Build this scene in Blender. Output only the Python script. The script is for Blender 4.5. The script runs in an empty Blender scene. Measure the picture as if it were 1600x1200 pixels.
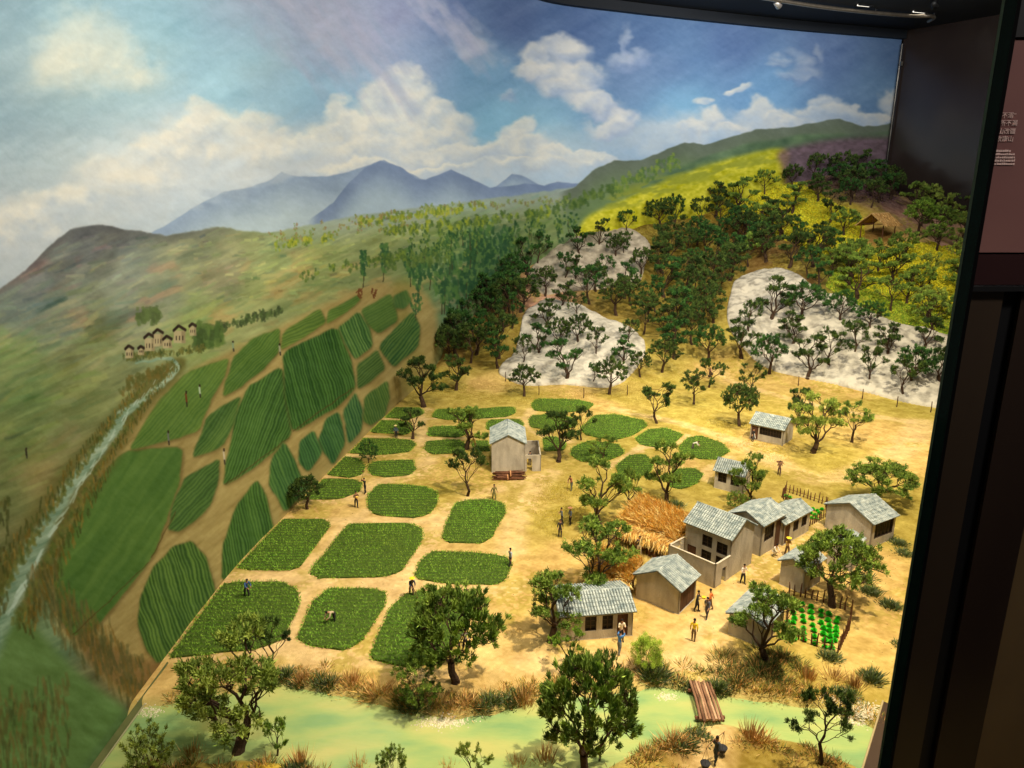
import bpy, math, random
import numpy as np
from mathutils import Vector, Matrix
rng = np.random.default_rng(7)
random.seed(7)
SC = bpy.context.scene
COL = SC.collection
R = math.radians

# ------------------------------------------------------------------ camera
F_PX, PITCH, CAM_H = 1110.0, R(15.1), 0.60      # focal length for a 1600 px wide picture; metres above the model's ground
cam_d = bpy.data.cameras.new('camera')
cam_d.sensor_width = 36.0
cam_d.lens = F_PX / 1600.0 * 36.0
cam_d.clip_start = 0.01
cam_d.clip_end = 60.0
cam = bpy.data.objects.new('camera', cam_d)
cam.location = (0, 0, CAM_H)
cam.rotation_euler = (math.pi / 2 - PITCH, 0, 0)
COL.objects.link(cam)
SC.camera = cam

# ------------------------------------------------------------------ world (an unlit museum room) and the show-case lamps, plus added lights
w = bpy.data.worlds.new('World'); SC.world = w
w.use_nodes = True
w.node_tree.nodes['Background'].inputs[0].default_value = (1.0, 0.86, 0.72, 1)
w.node_tree.nodes['Background'].inputs[1].default_value = 0.035
SC.view_settings.view_transform = 'Standard'
SC.view_settings.look = 'None'
SC.view_settings.exposure = 0.0
SC.view_settings.gamma = 1.0
try:
    SC.cycles.max_bounces = 5
    SC.cycles.diffuse_bounces = 3
    SC.cycles.glossy_bounces = 2
    SC.cycles.sample_clamp_indirect = 3.0
    SC.cycles.caustics_reflective = False
    SC.cycles.caustics_refractive = False
except Exception:
    pass

def aim(o, target):
    d = Vector(target) - o.location
    o.rotation_euler = d.to_track_quat('-Z', 'Y').to_euler()

def spot(loc, target, power, angle, color=(1, 0.84, 0.62), size=0.02, blend=0.7):
    l = bpy.data.lights.new('case_spotlight', 'SPOT')
    l.energy = power; l.spot_size = R(angle); l.spot_blend = blend
    l.color = color; l.shadow_soft_size = size
    o = bpy.data.objects.new('case_spotlight', l); COL.objects.link(o)
    o.location = loc; aim(o, target)
    return o

def area(loc, target, power, sx, sy, color=(1, 0.9, 0.76), spread=180):
    l = bpy.data.lights.new('area_light', 'AREA')
    l.shape = 'RECTANGLE'; l.size = sx; l.size_y = sy; l.energy = power; l.color = color
    l.spread = R(spread)
    o = bpy.data.objects.new('area_light', l); COL.objects.link(o)
    o.location = loc; aim(o, target)
    return o

WARM = (1, 0.83, 0.55)
NEUT = (1, 0.965, 0.93)
spot((0.52, 0.66, 1.34), (0.40, 1.12, 0), 92, 78, WARM, 0.010)         # key over the village
spot((0.0, 0.75, 1.34), (-0.12, 1.05, 0), 20, 90, WARM, 0.02)         # over the fields
spot((0.95, 1.35, 1.36), (1.05, 2.2, 0.1), 88, 80, (1, 0.88, 0.64), 0.02)      # right slope
spot((0.38, 1.6, 1.36), (0.45, 2.5, 0.1), 40, 80, (1, 0.86, 0.62), 0.02)        # middle slope
area((0.55, 0.9, 1.37), (0.5, 1.5, 0), 11, 1.6, 0.5, (1, 0.86, 0.62))     # added soft overhead fill without a fitting
area((0.34, 0.75, 1.36), (-0.45, 1.15, 0.60), 12.0, 0.5, 0.5, NEUT, 170)     # wall washers for the painting
area((0.62, 1.9, 1.37), (-0.05, 2.8, 0.75), 14.0, 0.7, 0.4, NEUT, 170)
area((1.35, 2.75, 1.37), (1.25, 3.8, 0.85), 10.0, 1.2, 0.15, NEUT, 150)
area((0.75, 0.05, 1.2), (0.44, 0.56, 0.55), 1.0, 0.2, 0.1, (1, 0.9, 0.84), 90)     # added lamp, no such fitting, to light the text panel outside the case

# ------------------------------------------------------------------ small helpers
def ray(px, py):
    x = (px - 800) / F_PX; u = (600 - py) / F_PX
    c, s = math.cos(PITCH), math.sin(PITCH)
    return np.array([x, c + u * s, -s + u * c])

def P0(px, py, z=0.0):
    """the point at height z that this line of sight meets"""
    d = ray(px, py)
    t = (z - CAM_H) / d[2]
    return np.array([d[0] * t, d[1] * t, z])

def project(X, Y, Z):
    c, s = math.cos(PITCH), math.sin(PITCH)
    dz = Z - CAM_H
    f = Y * c - dz * s
    u = Y * s + dz * c
    f = np.maximum(f, 0.02)
    return 800 + F_PX * X / f, 600 - F_PX * u / f

def smooth(a, b, x):
    t = np.clip((x - a) / (b - a), 0, 1)
    return t * t * (3 - 2 * t)

def vnoise(x, y, seed=0):
    """value noise for arrays, one cell per unit"""
    x = np.asarray(x, float); y = np.asarray(y, float)
    xi = np.floor(x).astype(np.int64); yi = np.floor(y).astype(np.int64)
    xf = x - xi; yf = y - yi
    xf = xf * xf * (3 - 2 * xf); yf = yf * yf * (3 - 2 * yf)
    def h(i, j):
        n = (i * 374761393 + j * 668265263 + seed * 974634777) & 0x7fffffff
        n = ((n ^ (n >> 13)) * 1274126177) & 0x7fffffff
        n = n ^ (n >> 16)
        return (n & 0xffff) / 65535.0
    a = h(xi, yi); b = h(xi + 1, yi); c = h(xi, yi + 1); d = h(xi + 1, yi + 1)
    return (a * (1 - xf) + b * xf) * (1 - yf) + (c * (1 - xf) + d * xf) * yf

def fbm(x, y, seed=0, octv=4):
    s = 0; a = 0.5; tot = 0
    for k in range(octv):
        s = s + a * vnoise(x * 2 ** k, y * 2 ** k, seed + k * 17); tot += a; a *= 0.55
    return s / tot

def pip(poly, X, Y):
    """point in polygon for arrays"""
    inside = np.zeros(np.shape(X), bool)
    n = len(poly)
    for i in range(n):
        x0, y0 = poly[i]; x1, y1 = poly[(i + 1) % n]
        if y0 == y1: continue
        c = ((y0 <= Y) != (y1 <= Y)) & (X < (x1 - x0) * (Y - y0) / (y1 - y0) + x0)
        inside ^= c
    return inside

def chaikin(pts, n=2, closed=True, c0=.25):
    pts = [np.array(p, float) for p in pts]
    for it in range(n):
        q = []
        m = len(pts); f = c0 if it == 0 else .25
        for i in range(m if closed else m - 1):
            a, b = pts[i], pts[(i + 1) % m]
            q += [a * (1 - f) + b * f, a * f + b * (1 - f)]
        if not closed: q = [pts[0]] + q + [pts[-1]]
        pts = q
    return pts

# ------------------------------------------------------------------ materials
def srgb(c):
    c = np.asarray(c, float) / 255.0
    return np.where(c <= 0.04045, c / 12.92, ((c + 0.055) / 1.055) ** 2.4)

def rgba(c):
    l = srgb(c); return (float(l[0]), float(l[1]), float(l[2]), 1)

def mat(name, c1, c2=None, scale=60, rough=0.8, bump=0.0, bscale=None, stretch=(1, 1, 1), attr=None, spec=0.3, lo=.35, hi=.65, emit=None, coord='Object', metallic=0):
    m = bpy.data.materials.new(name); m.use_nodes = True
    nt = m.node_tree; N = nt.nodes; L = nt.links
    b = N['Principled BSDF']
    b.inputs['Roughness'].default_value = rough
    b.inputs['Specular IOR Level'].default_value = spec
    b.inputs['Metallic'].default_value = metallic
    b.inputs['Base Color'].default_value = rgba(c1)
    tc = N.new('ShaderNodeTexCoord'); mp = N.new('ShaderNodeMapping')
    L.new(tc.outputs[coord], mp.inputs[0]); mp.inputs['Scale'].default_value = stretch
    out = None
    if c2 is not None:
        n = N.new('ShaderNodeTexNoise'); n.inputs['Scale'].default_value = scale; n.inputs['Detail'].default_value = 4
        L.new(mp.outputs[0], n.inputs[0])
        r = N.new('ShaderNodeValToRGB')
        r.color_ramp.elements[0].position = lo; r.color_ramp.elements[1].position = hi
        r.color_ramp.elements[0].color = rgba(c1); r.color_ramp.elements[1].color = rgba(c2)
        L.new(n.outputs[0], r.inputs[0]); out = r.outputs[0]
    if attr:
        a = N.new('ShaderNodeAttribute'); a.attribute_name = attr
        if out is None:
            out = a.outputs['Color']
        else:
            mx = N.new('ShaderNodeMix'); mx.data_type = 'RGBA'; mx.blend_type = 'MULTIPLY'; mx.inputs[0].default_value = 1
            L.new(out, mx.inputs[6]); L.new(a.outputs['Color'], mx.inputs[7]); out = mx.outputs[2]
    if out is not None: L.new(out, b.inputs['Base Color'])
    if bump:
        n2 = N.new('ShaderNodeTexNoise'); n2.inputs['Scale'].default_value = bscale or scale * 4; n2.inputs['Detail'].default_value = 5
        L.new(mp.outputs[0], n2.inputs[0])
        bp = N.new('ShaderNodeBump'); bp.inputs['Strength'].default_value = bump; bp.inputs['Distance'].default_value = 0.002
        L.new(n2.outputs[0], bp.inputs['Height']); L.new(bp.outputs[0], b.inputs['Normal'])
    if emit:
        b.inputs['Emission Color'].default_value = rgba(emit[0]); b.inputs['Emission Strength'].default_value = emit[1]
    return m

M = {}
M['wall'] = mat('house_plaster', (148, 140, 128), (190, 182, 168), 60, .9, .4, 500, stretch=(1, 1, .45), lo=.25, hi=.62)
M['wall_top'] = mat('plaster_cap', (190, 180, 160), (205, 196, 178), 90, .9)
M['roof'] = mat('roof_board', (84, 94, 94), (110, 120, 118), 120, .8)
M['tiles'] = mat('roof_tile', (128, 142, 144), (190, 198, 194), 110, .7, .2, 900)
M['dark'] = mat('window_dark', (26, 22, 20), (38, 32, 28), 80, .5)
M['bars'] = mat('window_bars', (52, 40, 32), (70, 54, 42), 200, .7)
M['door'] = mat('door_wood', (74, 48, 36), (96, 66, 48), 150, .8, stretch=(1, 1, .2))
M['bark'] = mat('bark', (58, 42, 32), (86, 66, 50), 120, .95, .6, 700)
M['leaf'] = mat('foliage', (255, 255, 255), None, attr='tint', rough=.75, spec=.15)
M['straw'] = mat('straw', (200, 138, 66), (232, 170, 92), 150, .9)
M['reed'] = mat('dry_reed', (255, 255, 255), None, rough=.9, attr='tint')
M['crop'] = mat('crop', (255, 255, 255), None, rough=.8, spec=.15, attr='tint')
M['mat_soil'] = mat('crop_mat', (58, 78, 24), (74, 96, 30), 200, .95, .5, 900)
M['wood'] = mat('stick_wood', (84, 52, 36), (120, 80, 56), 120, .9, .4, 600)
M['plank'] = mat('plank_wood', (128, 90, 66), (186, 146, 116), 60, .85, .4, 500, stretch=(1, .15, 1))
M['band'] = mat('binding_straw', (196, 140, 96), (210, 160, 116), 90, .9)
M['cabbage'] = mat('cabbage_leaf', (38, 178, 34), (84, 222, 60), 300, .6)
M['black'] = mat('black_paint', (12, 13, 15), (16, 17, 19), 6, .55)
M['post'] = mat('thin_post', (70, 52, 36), (92, 70, 50), 200, .9)

# ------------------------------------------------------------------ mesh helpers
def new_mesh(name, V, Fc, mats, smooth_=False, tint=None, mi=None):
    me = bpy.data.meshes.new(name)
    V = np.asarray(V, np.float32).reshape(-1, 3)
    if isinstance(Fc, np.ndarray):
        nF, k = Fc.shape
        me.vertices.add(len(V)); me.vertices.foreach_set('co', V.ravel())
        me.loops.add(nF * k); me.loops.foreach_set('vertex_index', Fc.astype(np.int32).ravel())
        me.polygons.add(nF)
        me.polygons.foreach_set('loop_start', np.arange(0, nF * k, k, dtype=np.int32))
        me.update(calc_edges=True)
    else:
        me.from_pydata(V.tolist(), [], Fc)
    for m in (mats if isinstance(mats, (list, tuple)) else [mats]): me.materials.append(m)
    if smooth_: me.polygons.foreach_set('use_smooth', np.ones(len(me.polygons), bool))
    if mi is not None: me.polygons.foreach_set('material_index', np.asarray(mi, np.int32))
    if tint is not None:
        a = me.color_attributes.new('tint', 'FLOAT_COLOR', 'POINT')
        t = np.ones((len(V), 4), np.float32); t[:, :3] = tint
        a.data.foreach_set('color', t.ravel())
    me.update()
    return me

def ob(name, me, parent=None, loc=(0, 0, 0), rotz=0.0):
    o = bpy.data.objects.new(name, me); COL.objects.link(o)
    o.location = loc; o.rotation_euler = (0, 0, rotz)
    if parent: o.parent = parent
    return o

def tag(o, label=None, cat=None, group=None, kind=None):
    if label: o['label'] = label
    if cat: o['category'] = cat
    if group: o['group'] = group
    if kind: o['kind'] = kind
    return o

def thing(name, label, cat, loc=(0, 0, 0), rotz=0.0, group=None):
    o = bpy.data.objects.new(name, None); COL.objects.link(o)
    o.empty_display_size = .01
    o.location = tuple(float(v) for v in loc); o.rotation_euler = (0, 0, rotz)
    return tag(o, label, cat, group)

class MB:
    def __init__(s): s.V = []; s.F = []; s.n = 0
    def add(s, v, f):
        v = [tuple(float(c) for c in p) for p in v]
        s.V += v; s.F += [tuple(i + s.n for i in q) for q in f]; s.n += len(v)
    def box(s, a, b):
        x0, y0, z0 = a; x1, y1, z1 = b
        s.add([(x0, y0, z0), (x1, y0, z0), (x1, y1, z0), (x0, y1, z0), (x0, y0, z1), (x1, y0, z1), (x1, y1, z1), (x0, y1, z1)],
              [(0, 3, 2, 1), (4, 5, 6, 7), (0, 1, 5, 4), (1, 2, 6, 5), (2, 3, 7, 6), (3, 0, 4, 7)])
    def tube(s, p, q, r0, r1, n=6, cap=True):
        p = np.array(p, float); q = np.array(q, float); d = q - p; L = np.linalg.norm(d)
        if L < 1e-9: return
        d /= L; a = np.array([0, 0, 1.]) if abs(d[2]) < .9 else np.array([1., 0, 0])
        u = np.cross(d, a); u /= np.linalg.norm(u); v = np.cross(d, u)
        vs = []
        for c, r in ((p, r0), (q, r1)):
            for k in range(n):
                t = 2 * math.pi * k / n
                vs.append(c + r * (math.cos(t) * u + math.sin(t) * v))
        f = [(k, (k + 1) % n, n + (k + 1) % n, n + k)[::-1] for k in range(n)]
        if cap: f += [tuple(range(n)), tuple(range(2 * n - 1, n - 1, -1))]
        s.add(vs, f)
    def path(s, pts, rs, n=6, cap=True):
        for i in range(len(pts) - 1): s.tube(pts[i], pts[i + 1], rs[i], rs[i + 1], n, cap)
    def mesh(s, name, m, sm=False): return new_mesh(name, s.V, s.F, m, sm)
# ------------------------------------------------------------------ plan of the show case
WALL = [(-.455, .18), (-.46, .5), (-.462, 1.0), (-.43, 1.3), (-.385, 1.65), (-.335, 2.0), (-.25, 2.45), (-.14, 2.78), (0.0, 3.05), (.16, 3.27), (.5, 3.44), (.88, 3.60), (1.4, 3.80), (2.01, 4.0)]
def catmull(pts, n=10):
    P = [np.array(p, float) for p in pts]; P = [2 * P[0] - P[1]] + P + [2 * P[-1] - P[-2]]
    out = []
    for i in range(1, len(P) - 2):
        a, b, c, d = P[i - 1], P[i], P[i + 1], P[i + 2]
        for k in range(n):
            t = k / n
            out.append(.5 * ((2 * b) + (c - a) * t + (2 * a - 5 * b + 4 * c - d) * t * t + (-a + 3 * b - 3 * c + d) * t ** 3))
    out.append(P[-2]); return np.array(out)
WC = catmull(WALL, 12)
CEIL = 1.40
_wx = np.concatenate([[-.60, -.46, -.385, -.335], WC[WC[:, 0] > -.33][:, 0], [2.8]])
_wy = np.concatenate([[1.9, 2.15, 2.3, 2.45], np.maximum(WC[WC[:, 0] > -.33][:, 1], 2.5), [4.3]])
ZWX = [-.46, -.3, -.15, -.03, .144, .29, .6, .95, 1.32, 1.76, 2.06, 2.6]
ZWZ = [.02, .05, .13, .22, .31, .385, .435, .50, .62, .715, .63, .52]
Y0X = [-.5, -.306, 0.0, .40, .70, .917, 1.23, 1.6, 2.6]
Y0Y = [2.1, 2.15, 2.22, 2.17, 2.3, 2.18, 1.95, 1.9, 1.9]
def px_curve(pts):
    q = np.array([P0(*p)[:2] for p in pts]); q = q[np.argsort(q[:, 0])]; return q
BN = px_curve([(120, 1125), (215, 1102), (300, 1088), (430, 1066), (520, 1080), (600, 1100), (700, 1116), (760, 1110), (850, 1092), (950, 1078), (1030, 1066), (1080, 1076), (1130, 1083), (1200, 1090), (1290, 1104), (1340, 1120), (1400, 1150), (1500, 1190)])
BS = px_curve([(60, 1215), (150, 1212), (250, 1186), (420, 1178), (500, 1196), (600, 1215), (850, 1208), (930, 1196), (1000, 1168), (1050, 1143), (1090, 1126), (1130, 1126), (1200, 1142), (1280, 1162), (1340, 1195), (1420, 1230)])
def river_in(x, y):
    """metres inside the river, negative outside"""
    n = np.interp(x, BN[:, 0], BN[:, 1]); s = np.interp(x, BS[:, 0], BS[:, 1])
    w_ = (fbm(x * 40, y * 40, 5, 2) - .5) * .012
    return np.minimum(n - y, y - s) + w_
def ZF(x, y):
    x = np.asarray(x, float); y = np.asarray(y, float)
    y0 = np.interp(x, Y0X, Y0Y); yw = np.interp(x, _wx, _wy); zw = np.interp(x, ZWX, ZWZ)
    s = (y - y0) / np.maximum(yw - y0, .2)
    s2 = np.clip(s, 0, 1.15)
    h = zw * (s2 ** 1.12)
    h = h * (1 - .12 * smooth(.25, .7, s2) * (1 - smooth(.7, 1, s2)))
    h = h + (fbm(x * 3.2, y * 3.2, 3, 3) - .5) * .10 * smooth(0, .35, s) * (1 - .7 * smooth(.8, 1, s))
    h = h + (fbm(x * 14, y * 14, 9, 3) - .5) * .016 * smooth(0, .12, s)
    h = h + (fbm(x * 30, y * 30, 11, 3) - .5) * .0018
    r = river_in(x, y)
    h = h - .014 * smooth(-.012, .012, r)
    return h
def G(px, py):
    d = ray(px, py)
    t = np.linspace(.4, 5.0, 900)
    X = d[0] * t; Y = d[1] * t; Z = CAM_H + d[2] * t
    g = ZF(X, Y); k = np.argmax(Z < g)
    if k == 0: k = len(t) - 1
    return np.array([X[k], Y[k], g[k]])
def PXM(p):
    """photo pixels per metre at a point"""
    f = p[1] * math.cos(PITCH) - (p[2] - CAM_H) * math.sin(PITCH)
    return F_PX / f

# ------------------------------------------------------------------ the painting on the curved wall
CX0, CX1, CY0, CY1 = -260, 1560, -360, 1320
CW, CH = CX1 - CX0, CY1 - CY0
gx, gy = np.meshgrid(np.arange(CX0, CX1, dtype=np.float32), np.arange(CY0, CY1, dtype=np.float32))
def idw(pts, X, Y, p=3.0, warp=0):
    acc = np.zeros(X.shape + (3,), np.float32); wt = np.zeros(X.shape, np.float32)
    for (x, y, c) in pts:
        d = ((X - x) ** 2 + ((Y - y)) ** 2 + 400.0) ** (-p / 2)
        wt += d
        for k in range(3): acc[..., k] += d * c[k]
    return acc / wt[..., None]
step = 4
lx, ly = np.meshgrid(np.arange(CX0, CX1 + step, step, dtype=np.float32), np.arange(CY0, CY1 + step, step, dtype=np.float32))
def upsample(a):
    xi = (gx - CX0) / step; yi = (gy - CY0) / step
    x0 = xi.astype(int); y0 = yi.astype(int); fx = (xi - x0)[..., None]; fy = (yi - y0)[..., None]
    if a.ndim == 2: a = a[..., None]
    r = (a[y0, x0] * (1 - fx) + a[y0, x0 + 1] * fx) * (1 - fy) + (a[y0 + 1, x0] * (1 - fx) + a[y0 + 1, x0 + 1] * fx) * fy
    return r if r.shape[2] > 1 else r[..., 0]
_nzc = {}
def nz(*a):
    if a not in _nzc: _nzc[a] = _nz(*a)
    return _nzc[a]
def _nz(sx, sy, seed, octv=3, rot=0.0):
    """noise over the canvas; sx, sy = feature size in px"""
    c, s = math.cos(rot), math.sin(rot)
    full = min(sx, sy) / 2 ** (octv - 1) < 10
    X, Y = (gx, gy) if full else (lx, ly)
    u = (X * c + Y * s + 5000) / sx; v = (-X * s + Y * c + 5000) / sy
    r = fbm(u, v, seed, octv).astype(np.float32)
    return r if full else upsample(r)
wa = nz(90, 70, 1) - .5; wb = nz(90, 70, 2) - .5
wc = nz(22, 18, 3) - .5; wd = nz(22, 18, 4) - .5
sky_pts = [(-200, -300, (100, 130, 150)), (0, 0, (118, 150, 166)), (100, 20, (124, 160, 176)), (250, 60, (130, 172, 192)), (400, 100, (136, 176, 196)), (300, -200, (110, 140, 165)),
           (20, 200, (114, 142, 158)), (50, 270, (108, 140, 156)), (0, 330, (130, 150, 165)), (350, 140, (142, 184, 206)), (430, 60, (150, 172, 194)), (500, 20, (160, 160, 184)), (560, 60, (160, 166, 192)),
           (640, 90, (130, 154, 190)), (700, 10, (84, 104, 154)), (620, 20, (128, 134, 172)), (800, 30, (74, 94, 144)), (900, 40, (66, 90, 140)), (760, 120, (108, 152, 188)), (780, 190, (132, 186, 214)), (1000, 60, (70, 98, 146)),
           (1050, 90, (80, 112, 158)), (1150, 60, (74, 100, 150)), (1300, 70, (80, 104, 152)), (1400, 80, (74, 100, 142)), (1200, 150, (104, 150, 194)), (1060, 170, (118, 170, 204)), (1380, 140, (90, 124, 162)), (900, -100, (56, 76, 124)),
           (1300, -100, (52, 70, 110)), (300, 220, (176, 192, 202)), (560, 130, (140, 182, 210)), (470, 130, (142, 182, 206)), (840, 220, (150, 196, 216))]
IMG = upsample(idw(sky_pts, lx, ly))
IMG += (np.array((176, 192, 204), np.float32) - IMG) * (.22 + .20 * smooth(500, 0, gx))[..., None]
IMG += ((nz(60, 14, 6, 4, -.5) - .5) * 22)[..., None] * np.array([1, .9, .7], np.float32)
IMG = IMG.astype(np.float32)
def comp(c, a):
    global IMG
    c = np.asarray(c, np.float32)
    IMG += (c - IMG) * np.clip(a, 0, 1)[..., None]
def sub(x0, y0, x1, y1):
    a = max(0, int(x0 - CX0)); b = min(CW, int(x1 - CX0)); c = max(0, int(y0 - CY0)); d = min(CH, int(y1 - CY0))
    return slice(c, max(c, d)), slice(a, max(a, b))
def compw(win, c, a):
    v = IMG[win]; c = np.asarray(c, np.float32)
    IMG[win] = v + (c - v) * np.clip(a, 0, 1)[..., None]
# clouds: broad hazy bodies first, then puffs lit from the upper left
def blob(cx, cy, rx, ry, strength=1.0, col=(226, 218, 206), base=(178, 186, 198), soft=.35):
    win = sub(cx - rx * 2 - 50, cy - ry * 2 - 50, cx + rx * 2 + 50, cy + ry * 2 + 50)
    X = gx[win] + wa[win] * 46 + wc[win] * 26; Y = gy[win] + wb[win] * 40 + wd[win] * 24
    q = np.sqrt(((X - cx) / rx) ** 2 + ((Y - cy) / ry) ** 2)
    a = (1 - smooth(1 - soft, 1 + soft * .6, q)) * strength
    lit = smooth(.9, -.9, (Y - cy) / ry * .85 + (X - cx) / rx * .35 + wc[win] * 1.2)
    c = np.asarray(base, np.float32) * (1 - lit[..., None]) + np.asarray(col, np.float32) * lit[..., None]
    compw(win, c, a)
HZ = (196, 200, 206)
for b in [(250, 290, 260, 110, .75, (206, 204, 204), (186, 192, 202), .8), (480, 270, 260, 80, .8, (208, 208, 210), (188, 198, 210), .8), (760, 270, 300, 52, .85, (214, 212, 212), (190, 202, 216), .7),
          (60, 410, 200, 120, .75, (196, 194, 194), (180, 184, 188), .8), (1180, 215, 300, 36, .8, (214, 212, 210), (176, 190, 206), .6), (560, 60, 110, 60, .35, (186, 180, 196), (160, 164, 190), .9), (470, -10, 160, 60, .5, (176, 170, 186), (160, 160, 182), .9),
          (130, 110, 130, 70, .6, (196, 200, 196), (158, 178, 184), .9), (420, 110, 60, 30, .3, (190, 200, 204), (160, 182, 198), .9),
          (650, 40, 50, 70, .22, (186, 182, 202), (160, 168, 196), .9), (1000, 130, 60, 60, .3, (150, 162, 188), (130, 146, 178), .9)]:
    blob(*b)
for b in [(130, 52, 48, 40), (100, 85, 42, 32), (80, 112, 42, 30), (170, 95, 55, 40), (210, 110, 46, 24), (120, 118, 70, 26)]:
    blob(*b, .75, (216, 212, 198), (176, 188, 190), .8)
for b in [(318, 168, 26, 24), (395, 178, 40, 16), (345, 195, 60, 30), (290, 210, 46, 26), (412, 205, 50, 24), (335, 240, 24, 24), (250, 240, 60, 34), (150, 262, 46, 30), (60, 330, 52, 36), (20, 360, 60, 46), (200, 290, 80, 36), (110, 310, 70, 30), (420, 235, 60, 30)]:
    blob(*b, .7, (228, 218, 204), (176, 184, 194), .5)
for b in [(628, 132, 34, 26), (600, 160, 34, 30), (650, 165, 34, 34), (690, 172, 30, 22), (715, 190, 30, 20), (538, 180, 30, 24), (560, 200, 40, 30), (510, 210, 40, 24), (470, 222, 50, 18), (620, 205, 70, 36), (690, 215, 60, 26), (590, 232, 90, 24), (700, 240, 90, 20),
          (806, 208, 26, 22), (795, 230, 40, 20), (840, 236, 46, 18), (760, 238, 36, 18), (880, 244, 40, 14), (930, 250, 40, 10), (700, 262, 60, 10), (830, 258, 70, 12), (560, 262, 70, 14), (640, 268, 60, 10)]:
    blob(*b, .85, (238, 230, 216), (186, 196, 208), .38)
for b in [(868, 72, 30, 22), (832, 92, 26, 22), (820, 112, 24, 20), (890, 88, 34, 30), (850, 118, 40, 24), (905, 122, 46, 26), (880, 140, 50, 20), (940, 165, 34, 18), (962, 178, 28, 16), (915, 160, 40, 18), (950, 195, 40, 18)]:
    blob(*b, .85, (230, 222, 212), (166, 178, 200), .4)
for b in [(985, 70, 9, 36), (990, 95, 22, 14), (965, 98, 16, 16), (1010, 84, 12, 12), (752, 72, 26, 14), (732, 82, 20, 12), (785, 150, 14, 8)]:
    blob(*b, .6, (206, 206, 212), (150, 164, 194), .7)
for b in [(1110, 190, 26, 16), (1080, 205, 30, 12), (1140, 205, 30, 12), (1180, 178, 24, 18), (1200, 190, 24, 12), (1285, 165, 26, 16), (1310, 180, 30, 16), (1262, 182, 30, 12), (1350, 182, 34, 12), (1395, 165, 28, 20), (1400, 182, 40, 12), (1240, 196, 46, 10), (1090, 165, 14, 9), (1145, 145, 26, 7), (1130, 146, 12, 7)]:
    blob(*b, .85, (226, 218, 206), (176, 188, 202), .45)
for b in [(1245, 102, 16, 18), (1255, 120, 24, 12), (1230, 128, 24, 8), (1270, 88, 7, 20), (1212, 100, 14, 9), (1205, 110, 16, 7)]:
    blob(*b, .55, (196, 198, 204), (130, 148, 182), .7)

def stroke(x, y, ang, ln, wd_, c, a=.8):
    """one soft brush mark"""
    r = ln / 2 + wd_ * 2
    win = sub(x - r, y - r, x + r, y + r)
    if IMG[win].size == 0: return
    X = gx[win] - x; Y = gy[win] - y; ca, sa = math.cos(ang), math.sin(ang)
    u = np.abs(X * ca + Y * sa) / (ln / 2); v = np.abs(-X * sa + Y * ca) / (wd_ / 2)
    m = (1 - smooth(.75, 1.1, u)) * (1 - smooth(.45, 1.15, v)) * a
    compw(win, c, m)
def ridge(pts, xq): 
    a = np.array(pts, float); return np.interp(xq, a[:, 0], a[:, 1])
def hill(pts, top, low, depth, soft=1.6, alpha=1.0, bottom=None, jag=1.5, x0=None, x1=None):
    y = ridge(pts, gx) + (nz(14, 14, 31, 2) - .5) * jag * 2
    a = smooth(-soft, soft, gy - y) * alpha
    if bottom is not None: a = a * (1 - smooth(bottom - 20, bottom + 20, gy))
    if x0 is not None: a = a * smooth(x0 - 12, x0 + 12, gx)
    if x1 is not None: a = a * (1 - smooth(x1 - 15, x1 + 15, gx))
    t = smooth(0, depth, gy - y)[..., None]
    n = ((nz(30, 30, 33, 3, .8) - .5) * 20)[..., None]
    comp(np.asarray(top, np.float32) * (1 - t) + np.asarray(low, np.float32) * t + n * (1 - t * .5), a)
hill([(740, 300), (775, 292), (800, 271), (815, 274), (845, 290), (880, 300), (900, 320)], (140, 156, 182), (172, 188, 200), 24, x0=750, x1=880)
hill([(200, 380), (255, 355), (300, 325), (350, 300), (395, 291), (425, 280), (440, 269), (470, 276), (510, 276), (545, 268), (600, 250), (700, 300)], (140, 156, 180), (176, 190, 198), 70, x0=215, x1=690)
hill([(480, 345), (520, 318), (545, 285), (570, 262), (595, 252), (625, 261), (650, 279), (665, 281), (705, 265), (740, 281), (765, 293), (790, 292), (820, 286), (850, 290), (870, 284), (905, 287), (960, 300)], (122, 138, 168), (170, 186, 198), 62, x0=490)
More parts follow.
